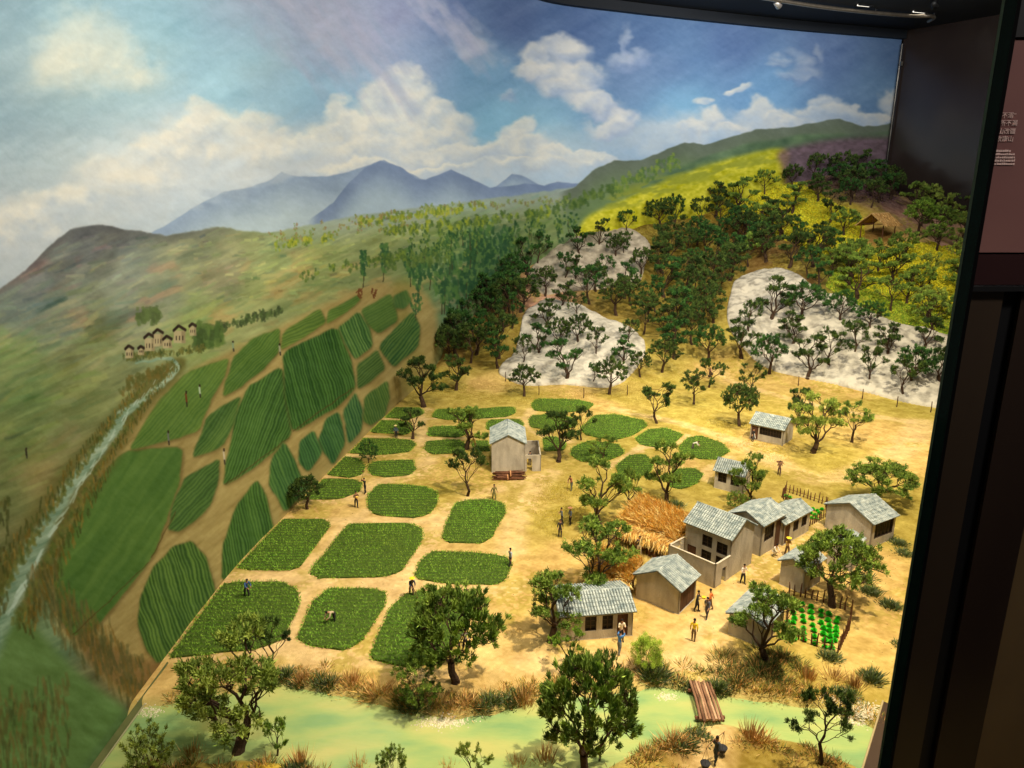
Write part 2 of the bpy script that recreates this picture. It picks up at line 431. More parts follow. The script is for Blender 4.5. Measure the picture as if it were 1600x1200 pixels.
# land under the range
land_pts = [(30, 480, (92, 102, 106)), (130, 375, (84, 84, 98)), (60, 440, (88, 92, 104)), (190, 375, (92, 92, 102)), (200, 420, (124, 130, 124)), (200, 470, (130, 134, 118)), (300, 400, (128, 132, 104)), (450, 385, (140, 152, 96)), (60, 620, (84, 106, 52)), (20, 560, (112, 126, 70)),
            (150, 545, (130, 132, 80)), (100, 500, (110, 116, 100)), (250, 470, (126, 128, 106)), (350, 440, (146, 138, 108)), (400, 455, (142, 148, 86)), (470, 440, (132, 140, 80)), (350, 490, (140, 146, 84)), (500, 400, (136, 146, 78)), (540, 360, (150, 156, 100)), (600, 375, (128, 142, 76)), (640, 340, (150, 152, 106)), (700, 360, (118, 138, 66)),
            (800, 320, (130, 136, 92)), (840, 345, (108, 128, 64)), (900, 300, (134, 138, 108)), (650, 430, (96, 120, 62)), (590, 430, (128, 132, 76)), (720, 430, (66, 102, 60)), (780, 400, (74, 104, 60)), (700, 490, (84, 120, 78)), (670, 560, (112, 112, 52)), (30, 700, (94, 106, 48)), (120, 620, (96, 104, 50)),
            (60, 740, (130, 108, 58)), (10, 760, (84, 90, 42)), (20, 860, (78, 78, 38)), (110, 690, (96, 94, 50)), (60, 1000, (84, 116, 80)), (20, 1120, (72, 70, 38)), (-100, 900, (80, 84, 44)), (-150, 600, (84, 90, 60)), (120, 1130, (62, 104, 68)), (180, 1060, (96, 82, 48)), (100, 1250, (60, 90, 56)), (300, 520, (128, 140, 70)),
            (1000, 300, (120, 134, 70)), (1200, 330, (150, 140, 60)), (1400, 330, (100, 90, 90)), (900, 420, (90, 104, 56))]
land = idw(land_pts, lx, ly, 3.4)
land = land + (np.array((160, 168, 134), np.float32) - land) * .30
land = upsample(land)
streak = nz(46, 7, 41, 4, -.42) - .5
blotch = nz(60, 26, 42, 4, -.4) - .5
land = land + streak[..., None] * np.array([44, 44, 30], np.float32) + blotch[..., None] * np.array([46, 34, 26], np.float32)
warm_ = np.clip((nz(50, 20, 43, 3, -.35) - .58) * 6, 0, 1) * smooth(360, 420, gy) * (1 - smooth(500, 560, gy))
land = land + warm_[..., None] * np.array([26, 4, 2], np.float32)
land = land - (np.clip((nz(70, 40, 44, 3, -.6) - .55) * 5, 0, 1) * (1 - smooth(500, 640, gy)) * (1 - smooth(250, 420, gx)))[..., None] * np.array([22, 24, 22], np.float32)
hor = [(-300, 620), (-60, 500), (0, 452), (40, 422), (80, 382), (110, 358), (160, 350), (190, 358), (225, 362), (260, 368), (300, 362), (340, 354), (380, 360), (420, 364), (480, 352), (560, 336), (640, 326), (700, 318), (800, 306), (900, 292), (960, 290), (1600, 290)]
yh = ridge(hor, gx) + (nz(10, 10, 45, 2) - .5) * 3
ha = smooth(-2, 2.5, gy - yh)
fogk = (1 - smooth(0, 44, gy - yh)) * smooth(380, 520, gx) * .62
land = land * (1 - fogk[..., None]) + np.array((166, 180, 184), np.float32) * fogk[..., None]
comp(land, ha)
dk = (1 - smooth(0, 26, gy - yh)) * (1 - smooth(300, 420, gx)) * ha
comp((84, 84, 86), dk * .6)
prs = random.Random(8)
for _ in range(170):          # mauve veils swept across the upper sky
    t = prs.random(); x = 400 + 190 * t + prs.uniform(-70, 70); y = -60 + 190 * t + prs.uniform(-40, 40)
    stroke(x, y, .95 + prs.uniform(-.25, .25), prs.uniform(50, 130), prs.uniform(8, 24), prs.choice([(170, 166, 190), (150, 156, 184), (190, 184, 198), (150, 170, 192)]), .13)
for _ in range(90):
    t = prs.random(); x = 640 + 120 * t + prs.uniform(-24, 24); y = -30 + 120 * t + prs.uniform(-20, 20)
    stroke(x, y, .9 + prs.uniform(-.3, .3), prs.uniform(30, 70), prs.uniform(8, 20), prs.choice([(196, 190, 204), (170, 172, 200), (206, 202, 208)]), .14)
for _ in range(260):
    x = prs.uniform(-100, 520); y = prs.uniform(-60, 330)
    c = IMG[int(y) - CY0, int(x) - CX0] + prs.uniform(-14, 14)
    stroke(x, y, prs.uniform(-.8, .4), prs.uniform(30, 90), prs.uniform(10, 26), c, .25)
# the painter's visible dabs on the far land
def dabs(n, x0, x1, y0, y1, ang, ln, wd_, amp, al):
    for _ in range(n):
        x = prs.uniform(x0, x1); y = prs.uniform(y0, y1)
        if y < ridge(hor, x) + 6: continue
        c = IMG[int(y) - CY0, int(x) - CX0] + prs.uniform(-amp, amp) * np.array([1, .9, .5]) + np.array([prs.uniform(-8, 10), prs.uniform(-4, 8), prs.uniform(-8, 8)])
        stroke(x, y, ang + prs.uniform(-.3, .3), ln * prs.uniform(.5, 1.4), wd_ * prs.uniform(.6, 1.4), c, al)
dabs(1100, 0, 900, 300, 560, -.3, 26, 5, 22, .5)
dabs(500, -60, 330, 440, 760, -.45, 40, 8, 18, .45)
dabs(500, 300, 860, 330, 470, -.2, 12, 4, 34, .6)
# right-hand hills
hill([(860, 305), (900, 291), (930, 263), (960, 251), (1000, 250), (1040, 234), (1070, 221), (1100, 226), (1150, 212), (1180, 202), (1240, 198), (1290, 188), (1312, 186), (1350, 198), (1385, 194), (1440, 190), (1600, 196)], (104, 112, 96), (112, 132, 88), 60, x0=880, jag=2)
m_ = smooth(0, 1, (gy - (ridge([(980, 290), (1040, 262), (1100, 244), (1160, 226), (1230, 212), (1400, 204)], gx) + wa * 20)) / 8) * smooth(950, 1030, gx)
comp(np.stack([92 + wc * 60, 116 + wc * 60, 84 + wc * 40], -1), m_ * .8)
def polymask(poly, soft=2.0, n=2, wob=3.0, c0=.25):
    pts = chaikin(poly, n, c0=c0); a = np.array(pts); x0, y0 = a.min(0) - 12; x1, y1 = a.max(0) + 12
    win = sub(x0, y0, x1, y1)
    X = gx[win] + wc[win] * wob; Y = gy[win] + wd[win] * wob
    mk = np.zeros(X.shape, np.float32)
    for ox, oy in ((-.33, -.33), (.33, -.33), (-.33, .33), (.33, .33)):
        mk += pip(pts, X + ox, Y + oy) * .25
    k = int(soft)
    for _ in range(2):
        for ax in (0, 1):
            s_ = np.zeros_like(mk)
            for j in range(-k, k + 1): s_ += np.roll(mk, j, ax)
            mk = s_ / (2 * k + 1)
    return win, mk
w_, mk = polymask([(900, 345), (960, 318), (1020, 290), (1080, 266), (1150, 246), (1215, 230), (1236, 236), (1230, 262), (1240, 330), (1250, 420), (900, 420)], 3)
sp = nz(5, 4, 51, 2)[w_]
compw(w_, np.stack([206 + (sp - .5) * 70, 194 + (sp - .5) * 60, 50 + (sp - .5) * 60], -1), mk * .95)
w_, mk = polymask([(950, 300), (1060, 268), (1200, 238), (1235, 250), (1130, 272), (1010, 316), (940, 335)], 5)
compw(w_, (146, 150, 56), mk * np.clip((nz(26, 8, 52, 3, -.3)[w_] - .42) * 6, 0, 1) * .8)
w_, mk = polymask([(1208, 236), (1260, 224), (1330, 214), (1440, 212), (1440, 360), (1230, 330), (1225, 262)], 4)
compw(w_, np.stack([120 + (sp2 := (nz(8, 5, 53, 3)[w_] - .5)) * 60, 88 + sp2 * 46, 104 + sp2 * 56], -1), mk * .8)

def pline(pts, wds, c, a=.9, soft=.3, wob=5):
    pts = np.array(chaikin(pts, 2, False)); wds = np.interp(np.linspace(0, 1, len(pts)), np.linspace(0, 1, len(wds)), wds)
    mx = max(wds) + 6
    win = sub(pts[:, 0].min() - mx, pts[:, 1].min() - mx, pts[:, 0].max() + mx, pts[:, 1].max() + mx)
    X = gx[win] + wc[win] * wob; Y = gy[win] + wd[win] * wob; best = np.full(X.shape, 9., np.float32)
    for i in range(len(pts) - 1):
        p, q = pts[i], pts[i + 1]; d = q - p; L2 = (d ** 2).sum() + 1e-9
        t = np.clip(((X - p[0]) * d[0] + (Y - p[1]) * d[1]) / L2, 0, 1)
        r = np.hypot(X - p[0] - t * d[0], Y - p[1] - t * d[1]) / ((wds[i] + (wds[i + 1] - wds[i]) * t) / 2)
        best = np.minimum(best, r)
    m = (1 - smooth(1 - soft, 1 + soft, best)) * a
    if callable(c): c = c(win)
    compw(win, c, m)
# tan lanes, then fields
w_, mk = polymask([(120, 1010), (84, 985), (80, 900), (95, 830), (140, 735), (200, 655), (280, 585), (345, 555), (440, 508), (520, 468), (600, 440), (662, 448), (690, 500), (680, 560), (660, 640), (620, 720), (500, 860), (400, 1000), (260, 1110), (205, 1110)], 5)
tl = nz(30, 6, 61, 4, -.7)[w_] - .5
compw(w_, np.stack([166 + tl * 46, 142 + tl * 44, 88 + tl * 36], -1), mk * .9)
w_, mk = polymask([(350, 1000), (235, 1040), (180, 1010), (120, 985), (130, 1030), (215, 1100), (300, 1100)], 4)
compw(w_, (124, 96, 58), mk * .8)
pline([(630, 450), (620, 480), (650, 560), (640, 600)], [30, 26, 30], (132, 124, 62), .5, .6)
FLD = [
 ([(190, 710), (282, 702), (276, 760), (236, 872), (150, 978), (115, 990), (94, 960), (85, 900), (100, 850), (140, 770)], (74, 98, 44), (54, 80, 34), -.95, 22, .45),
 ([(300, 848), (322, 876), (334, 925), (345, 980), (247, 1034), (230, 1012), (217, 975), (222, 930), (240, 890), (270, 856)], (84, 108, 46), (36, 58, 26), 1.25, 7.5, .9),
 ([(346, 905), (350, 850), (370, 790), (400, 752), (414, 775), (430, 840), (400, 880)], (70, 98, 42), (34, 58, 26), 1.35, 6.5, .9),
 ([(264, 826), (270, 790), (290, 745), (343, 717), (340, 755), (325, 795), (282, 829)], (72, 96, 44), (40, 62, 30), -.8, 7, .7),
 ([(203, 702), (245, 630), (290, 583), (356, 560), (350, 590), (330, 622), (310, 672), (260, 688)], (86, 106, 46), (58, 82, 36), -.85, 7, .6),
 ([(301, 713), (325, 650), (376, 619), (367, 660), (350, 692), (338, 702)], (76, 98, 46), (44, 68, 32), -.95, 6, .7),
 ([(347, 620), (365, 560), (395, 530), (436, 514), (434, 550), (415, 573), (380, 602)], (78, 100, 42), (48, 72, 32), -.85, 5.5, .7),
 ([(351, 757), (355, 720), (370, 650), (385, 610), (438, 574), (451, 640), (453, 682), (400, 727)], (70, 98, 44), (34, 58, 26), -1.2, 6, .85),
 ([(443, 552), (526, 512), (546, 560), (555, 603), (530, 632), (458, 674), (448, 620)], (62, 92, 40), (26, 50, 22), 1.3, 6, .9),
 ([(439, 546), (442, 520), (500, 482), (509, 503), (470, 530)], (86, 104, 44), (52, 74, 32), -.35, 6, .7),
 ([(511, 505), (514, 485), (560, 461), (563, 470), (540, 489)], (82, 102, 44), (54, 78, 34), -.4, 5, .6),
 ([(564, 486), (608, 459), (616, 470), (621, 502), (592, 521), (575, 507)], (76, 98, 44), (48, 72, 34), 2.6, 6, .5),
 ([(616, 482), (615, 462), (635, 454), (643, 470), (632, 483)], (70, 92, 44), (50, 74, 38), 1.3, 6, .5),
 ([(528, 511), (560, 489), (576, 510), (582, 541), (555, 561), (540, 536)], (86, 112, 56), (34, 62, 30), 1.15, 6, .9),
 ([(592, 541), (645, 487), (656, 510), (652, 542), (615, 574)], (74, 94, 44), (30, 60, 32), 2.25, 6, .9),
 ([(560, 606), (558, 570), (590, 547), (601, 576), (575, 599)], (72, 92, 44), (36, 58, 28), 2.5, 5, .7),
 ([(567, 657), (570, 620), (605, 596), (609, 622), (600, 650), (580, 665)], (84, 104, 48), (46, 70, 34), 1.25, 5.5, .8),
 ([(537, 642), (555, 614), (566, 640), (566, 672), (545, 692)], (76, 104, 56), (30, 60, 36), 1.3, 6, .9),
 ([(496, 692), (510, 655), (530, 644), (540, 692), (520, 725)], (66, 98, 50), (32, 60, 34), 1.2, 6, .8),
 ([(466, 721), (468, 690), (490, 672), (503, 706), (482, 737)], (62, 96, 50), (32, 58, 32), 1.2, 6.5, .85),
 ([(420, 757), (425, 715), (445, 692), (465, 732), (480, 765), (445, 800), (430, 772)], (72, 100, 48), (34, 62, 32), 1.2, 6.5, .9)]
fn = nz(6, 60, 71, 2)
for poly, c1, c2, ang, per, k in FLD:
    mx0, my0 = np.mean(poly, 0); poly = [(mx0 + (x - mx0) * 1.035, my0 + (y - my0) * 1.035) for x, y in poly]; per *= .74; k *= .85
    win, mk = polymask(poly, 1, 1, 4, .10)
    a = ang + math.pi / 2
    X = gx[win]; Y = gy[win]
    u = (X * math.cos(a) + Y * math.sin(a)) + wa[win] * 10 + wc[win] * 4
    v = X * math.cos(ang) + Y * math.sin(ang); u = u + (vnoise(u / 9, v / 40, 5) - .5) * per * .7
    br = vnoise(u / per * 1.7, v / 60, 3)
    s_ = (.5 + .5 * np.sin(u / per * 2 * math.pi)) * .6 + br * .6
    s_ = np.clip((s_ - .6) * 1.5 + .5, 0, 1) * k + (1 - k) * vnoise(u / 14, v / 90, 8)
    c = np.asarray(c1, np.float32) * (1 - s_[..., None]) + np.asarray(c2, np.float32) * s_[..., None]
    win2, mo = polymask([((x - np.mean([p[0] for p in poly])) * 1.03 + np.mean([p[0] for p in poly]) + 1, (y - np.mean([p[1] for p in poly])) * 1.03 + np.mean([p[1] for p in poly]) + 2.5) for x, y in poly], 2, 2, 3, .13)
    compw(win2, (92, 76, 42), mo * .55)
    compw(win, c * 1.2 + 6, mk)
# the painted river, its banks and the pond
pr = random.Random(4)
pline([(282, 566), (255, 590), (220, 625), (190, 660), (150, 715), (100, 780), (60, 850), (25, 925), (-20, 1010)], [16, 36, 40, 56, 70, 90, 110], (92, 86, 42), .75, .5)
w_, mk = polymask([(-60, 960), (30, 950), (70, 1000), (130, 1060), (230, 1130), (260, 1300), (-150, 1300)], 6)
pn = nz(40, 16, 81, 3, .5)[w_] - .5
compw(w_, np.stack([98 + pn * 34, 126 + pn * 40, 70 + pn * 34], -1), mk)
pline([(212, 570), (240, 562), (270, 562), (280, 570), (262, 592), (225, 622), (205, 640), (182, 652), (190, 660), (165, 690), (120, 745), (75, 815), (45, 880), (10, 950), (-30, 1030)], [2.5, 5, 7, 9, 13, 17, 24, 34, 50],
      lambda wn: np.stack([138 + streak[wn] * 110, 160 + streak[wn] * 90, 136 + streak[wn] * 90], -1), .9, .5, 9)
for _ in range(70):
    t = pr.random(); x = 280 - 270 * t ** .8; y = 566 + 400 * t ** 1.05
    stroke(x + pr.uniform(-3, 3), y + pr.uniform(-3, 3), 2.15 + pr.uniform(-.2, .2), 8 + 22 * t, 1.5 + 3 * t, (180, 196, 178), .5)
for _ in range(520):
    t = pr.random(); side = pr.choice((-1, 1)); x = 278 - 275 * t ** .8; y = 566 + 400 * t ** 1.02; o = (5 + 17 * t) * side * pr.uniform(.8, 1.5)
    stroke(x + o * .8, y + o * .45, 1.2 + pr.uniform(-.9, .9), 4 + 11 * t, 2.5 + 5 * t, pr.choice([(84, 96, 46), (104, 108, 52), (74, 84, 42), (122, 112, 56)]), .5)
for _ in range(500):                                 # reeds along the painted river
    t = pr.random(); side = pr.choice((-1, 1))
    x = 278 - 275 * t ** .8; y = 566 + 400 * t ** 1.02; o = (8 + 34 * t) * side * pr.uniform(.7, 1.5)
    stroke(x + o * .8, y + o * .45, 1.45 + pr.uniform(-.3, .3), 5 + 14 * t, 1.6 + 3 * t, pr.choice([(112, 88, 36), (84, 78, 36), (62, 68, 34), (140, 112, 50), (72, 84, 40)]), .55)
for _ in range(620):                                 # the rough strip between lane and pond
    t = pr.random(); x = 62 + 165 * t + pr.uniform(-24, 24); y = 905 + 175 * t ** .9 + pr.uniform(-30, 34)
    stroke(x, y, 1.4 + pr.uniform(-.25, .25), pr.uniform(10, 30), pr.uniform(2.5, 6), pr.choice([(118, 98, 52), (90, 84, 48), (76, 84, 48), (130, 98, 44), (72, 76, 44), (104, 96, 56)]), .36)
for _ in range(320):
    x = pr.uniform(-60, 110); y = pr.uniform(1080, 1240) - x * .2
    stroke(x, y, 1.5 + pr.uniform(-.25, .25), pr.uniform(12, 36), pr.uniform(3, 7), pr.choice([(112, 92, 50), (84, 80, 44), (66, 76, 42), (124, 98, 54)]), .36)
for _ in range(120):
    x = pr.uniform(-40, 14); y = pr.uniform(780, 960)
    stroke(x, y, 1.5 + pr.uniform(-.4, .4), pr.uniform(8, 20), pr.uniform(3, 7), pr.choice([(56, 60, 30), (70, 76, 36), (92, 88, 44)]), .6)
def painted_tree(x, y, h, w0, c1, c2, n=26, trunk=True):
    if trunk: pline([(x, y), (x + pr.uniform(-1, 1), y - h * .6)], [max(1.2, h * .035), 1], (70, 66, 44), .8)
    for _ in range(n):
        t = pr.random() ** .8; a = pr.uniform(-1, 1)
        yy = y - h * (.28 + .72 * t); ww = w0 * math.sin(math.pi * min(1, .2 + .75 * (1 - t))) * .5
        stroke(x + a * ww, yy, 1.5 + pr.uniform(-.5, .5), h * pr.uniform(.08, .2), h * pr.uniform(.04, .085) + 1, c1 if pr.random() < .6 else c2, .75)
for (x, y, h, w0) in [(568, 448, 54, 12), (600, 440, 58, 14), (642, 448, 62, 22), (672, 452, 62, 24), (716, 502, 110, 34), (745, 478, 110, 30), (690, 490, 70, 26), (654, 470, 60, 22), (700, 505, 60, 20), (760, 430, 76, 30), (790, 425, 70, 26), (735, 420, 60, 26), (706, 420, 56, 24), (650, 500, 40, 20)]:
    painted_tree(x, y, h, w0, (52, 86, 54), (84, 118, 62), 44)
for _ in range(46):
    x = pr.uniform(640, 900); y = pr.uniform(392, 440) - (x - 640) * .13
    painted_tree(x, y, pr.uniform(30, 46), pr.uniform(10, 18), pr.choice([(54, 84, 50), (70, 100, 54), (46, 76, 46)]), (112, 132, 62), 14, pr.random() < .4)
for _ in range(26):
    x = pr.uniform(690, 800); y = pr.uniform(450, 520) - abs(x - 720) * .3
    painted_tree(x, y, pr.uniform(44, 70), pr.uniform(16, 26), (48, 80, 52), (92, 122, 66), 22)
def bushes(x0, x1, yf, n, hs, cols, spread=4):
    for _ in range(n):
        x = pr.uniform(x0, x1); y = yf(x) + pr.uniform(-spread, spread)
        for k in range(4):
            stroke(x + pr.uniform(-3, 3), y - pr.uniform(0, hs), 1.5 + pr.uniform(-.6, .6), hs * pr.uniform(.5, 1), hs * .35 + 1, pr.choice(cols), .6)
YG = [(158, 164, 52), (126, 144, 56), (90, 112, 50), (178, 176, 66)]; DG = [(84, 106, 54), (70, 94, 50), (104, 124, 60)]
bushes(430, 520, lambda x: 388 - (x - 430) * .16, 34, 8, YG)
bushes(560, 760, lambda x: 352 - (x - 560) * .13, 60, 9, YG)
bushes(600, 860, lambda x: 368 - (x - 600) * .12, 80, 10, DG + YG[:2], 6)
bushes(600, 700, lambda x: 410, 40, 10, DG, 12)
bushes(470, 640, lambda x: 436 - (x - 470) * .2, 40, 8, DG + YG[1:3], 7)
bushes(860, 960, lambda x: 330 - (x - 860) * .3, 40, 10, DG, 8)
bushes(640, 900, lambda x: 330 - (x - 640) * .06, 40, 6, [(150, 158, 90), (130, 120, 80), (120, 140, 70)], 5)
bushes(960, 1060, lambda x: 300 - (x - 960) * .45, 50, 9, [(104, 128, 60), (130, 146, 64), (84, 110, 62)], 12)
bushes(420, 640, lambda x: 372 - (x - 420) * .14, 60, 5, [(120, 140, 66), (150, 150, 84), (150, 120, 80)], 14)
bushes(330, 440, lambda x: 520 - (x - 330) * .28, 40, 9, [(70, 84, 50), (86, 104, 58), (60, 70, 46)], 4)
bushes(305, 345, lambda x: 535, 40, 22, [(78, 100, 52), (96, 118, 60), (62, 78, 44)], 6)
bushes(195, 330, lambda x: 562 - (x - 195) * .12, 60, 7, [(92, 92, 48), (70, 82, 44), (112, 110, 56)], 4)
bushes(190, 262, lambda x: 608 - (x - 190) * .3, 30, 12, [(90, 92, 48), (110, 96, 48)], 8)
bushes(215, 250, lambda x: 500, 30, 14, [(92, 108, 62), (80, 92, 56)], 6)
def prect(x0, y0, x1, y1, c, a=.95):
    win = sub(x0 - 2, y0 - 2, x1 + 2, y1 + 2); X = gx[win] + wc[win] * 3; Y = gy[win] + wd[win] * 3
    compw(win, c, smooth(x0 - .7, x0 + .7, X) * (1 - smooth(x1 - .7, x1 + .7, X)) * smooth(y0 - .7, y0 + .7, Y) * (1 - smooth(y1 - .7, y1 + .7, Y)) * a)
for (x, y, ww, hh) in [(196, 556, 12, 14), (216, 551, 9, 9), (226, 544, 15, 20), (240, 537, 14, 20), (255, 541, 13, 14), (272, 532, 17, 20), (296, 520, 10, 13)]:
    hh *= 1.25; ww *= 1.05
    prect(x, y - hh * .62, x + ww, y + 4, (178, 160, 122)); prect(x + ww * .68, y - hh * .6, x + ww, y + 4, (140, 124, 92), .8)
    for k in range(3):
        stroke(x + ww * .16, y - hh * .80 + k, -.75, ww * .75, 3.6, (44, 34, 28), .9); stroke(x + ww * .72, y - hh * .82 + k, .55, ww * .85, 3.6, (52, 42, 34), .9)
    for k in range(3): stroke(x + ww * (.2 + .28 * k), y - hh * .15, 1.57, hh * .3, 1.8, (50, 40, 32), .8)
for (x, y, h, c) in [(291, 622, 24, (110, 56, 34)), (312, 610, 20, (176, 190, 160)), (263, 683, 22, (110, 110, 104)), (350, 712, 24, (190, 176, 150)), (364, 540, 16, (130, 150, 120)), (437, 545, 18, (160, 160, 130)), (41, 707, 16, (40, 34, 28))]:
    stroke(x, y, 1.45, h * .7, 3.4, c, .95); stroke(x, y - h * .38, 1.5, h * .22, 3, (50, 38, 30), .95); stroke(x + 1, y + h * .42, 1.5, h * .35, 2.6, (44, 40, 38), .9)
for x in (562, 585):
    for _ in range(10): stroke(x + pr.uniform(-4, 4), 458 + pr.uniform(-5, 6), pr.uniform(.8, 2.4), 8, 2.5, (108, 66, 40), .8)
for (x0, y0, x1, y1) in [(352, 757, 452, 684), (458, 674, 552, 606), (236, 872, 275, 800), (115, 992, 232, 880)]:
    pline([(x0, y0), (x1, y1)], [2.2, 1.6], (84, 66, 36), .6)
# canvas grain and brush drag over everything
IMG += ((nz(4, 9, 91, 2, -.9) - .5) * 7)[..., None] + ((nz(2.2, 2.2, 92, 2) - .5) * 6)[..., None] + ((nz(26, 9, 93, 3, .2) - .5) * 9)[..., None]
IMG *= np.array([1.0, 1.04, 1.07], np.float32)
IMG = np.clip(IMG, 4, 250)

# wall mesh and its picture (picture laid out by run along the wall and height)
seg = np.hypot(*np.diff(WC, axis=0).T); run = np.concatenate([[0], np.cumsum(seg)])
Z0, Z1 = -.10, CEIL
dist = np.hypot(WC[:, 0], WC[:, 1])
dens = 1 / np.maximum(dist, .3); cu = np.concatenate([[0], np.cumsum(seg * (dens[1:] + dens[:-1]) / 2)]); cu /= cu[-1]
TW, TH = 2500, 2100
uu = (np.arange(TW) + .5) / TW; vv = (np.arange(TH) + .5) / TH
rr = np.interp(uu, cu, run); wx = np.interp(rr, run, WC[:, 0]); wy = np.interp(rr, run, WC[:, 1])
vz = Z0 + (Z1 - Z0) * vv
TEX = np.ones((TH, TW, 4), np.float32)
for r0 in range(0, TH, 300):
    Zr = vz[r0:r0 + 300][:, None]
    PX, PY = project(wx[None, :], wy[None, :], Zr)
    PX = np.clip(PX - CX0, 0, CW - 2.01); PY = np.clip(PY - CY0, 0, CH - 2.01)
    xi = PX.astype(int); yi = PY.astype(int); fx = (PX - xi)[..., None]; fy = (PY - yi)[..., None]
    TEX[r0:r0 + 300, :, :3] = ((IMG[yi, xi] * (1 - fx) + IMG[yi, xi + 1] * fx) * (1 - fy) + (IMG[yi + 1, xi] * (1 - fx) + IMG[yi + 1, xi + 1] * fx) * fy) / 255.0
def make_image(name, arr):
    im = bpy.data.images.new(name, arr.shape[1], arr.shape[0], alpha=False)
    im.colorspace_settings.name = 'sRGB'
    im.pixels.foreach_set(arr.astype(np.float32).ravel()); im.update(); im.pack()
    return im
def image_mat(name, im, rough=.85, spec=.2, bump=.15, bs=300, bdist=.001):
    m = bpy.data.materials.new(name); m.use_nodes = True; nt = m.node_tree; N = nt.nodes; L = nt.links; b = N['Principled BSDF']
    t = N.new('ShaderNodeTexImage'); t.image = im; t.interpolation = 'Cubic'; t.extension = 'EXTEND'
    L.new(t.outputs[0], b.inputs['Base Color']); b.inputs['Roughness'].default_value = rough; b.inputs['Specular IOR Level'].default_value = spec
    tc = N.new('ShaderNodeTexCoord'); n = N.new('ShaderNodeTexNoise'); n.inputs['Scale'].default_value = bs; n.inputs['Detail'].default_value = 6
    L.new(tc.outputs['Object'], n.inputs[0]); bp = N.new('ShaderNodeBump'); bp.inputs['Strength'].default_value = bump; bp.inputs['Distance'].default_value = bdist
    L.new(n.outputs[0], bp.inputs['Height']); L.new(bp.outputs[0], b.inputs['Normal'])
    return m
M['painting'] = image_mat('landscape_painting', make_image('painting', TEX), .95, .03, .10, 350)
del TEX, IMG, land
def set_uv(me, U):
    l = me.uv_layers.new(name='UVMap'); idx = np.empty(len(me.loops), np.int32); me.loops.foreach_get('vertex_index', idx)
    l.data.foreach_set('uv', np.asarray(U, np.float32)[idx].ravel())
nc = len(WC); vs = []; us = []
for i, (x, y) in enumerate(WC):
    for z in (Z0, Z1): vs.append((x, y, z)); us.append((cu[i], (z - Z0) / (Z1 - Z0)))
fs = [(2 * i, 2 * i + 2, 2 * i + 3, 2 * i + 1) for i in range(nc - 1)]
# thickness behind the painted face
b0 = len(vs)
for i, (x, y) in enumerate(WC):
    t = WC[min(i + 1, nc - 1)] - WC[max(i - 1, 0)]; t /= np.linalg.norm(t); nrm = np.array([-t[1], t[0]])
    for z in (Z0, Z1): vs.append((x + nrm[0] * .02, y + nrm[1] * .02, z)); us.append((cu[i], 0))
fs += [(b0 + 2 * i, b0 + 2 * i + 1, b0 + 2 * i + 3, b0 + 2 * i + 2) for i in range(nc - 1)]
me = new_mesh('sky', vs, fs, [M['painting'], M['black']], True, mi=[0] * (nc - 1) + [1] * (nc - 1)); set_uv(me, us)
tag(ob('sky_backdrop', me), kind='structure')
# ------------------------------------------------------------------ ground of the model
GX = np.concatenate([np.arange(-.50, 1.35, .0065), np.arange(1.35, 2.75, .012)])
GY = np.concatenate([np.arange(.36, 2.2, .0065), np.arange(2.2, 4.2, .011)])
mx_, my_ = np.meshgrid(GX, GY)
mz_ = ZF(mx_, my_)
nx, ny = len(GX), len(GY)
vs = np.stack([mx_.ravel(), my_.ravel(), mz_.ravel()], 1)
ii, jj = np.meshgrid(np.arange(nx - 1), np.arange(ny - 1)); a = (jj * nx + ii).ravel()
fs = np.stack([a, a + 1, a + 1 + nx, a + nx], 1)
cxm = mx_.ravel()[a]; cym = my_.ravel()[a]
keep = ~((cym > np.interp(cxm, _wx, _wy) + .06) & (cxm > -.35))
fs = fs[keep]
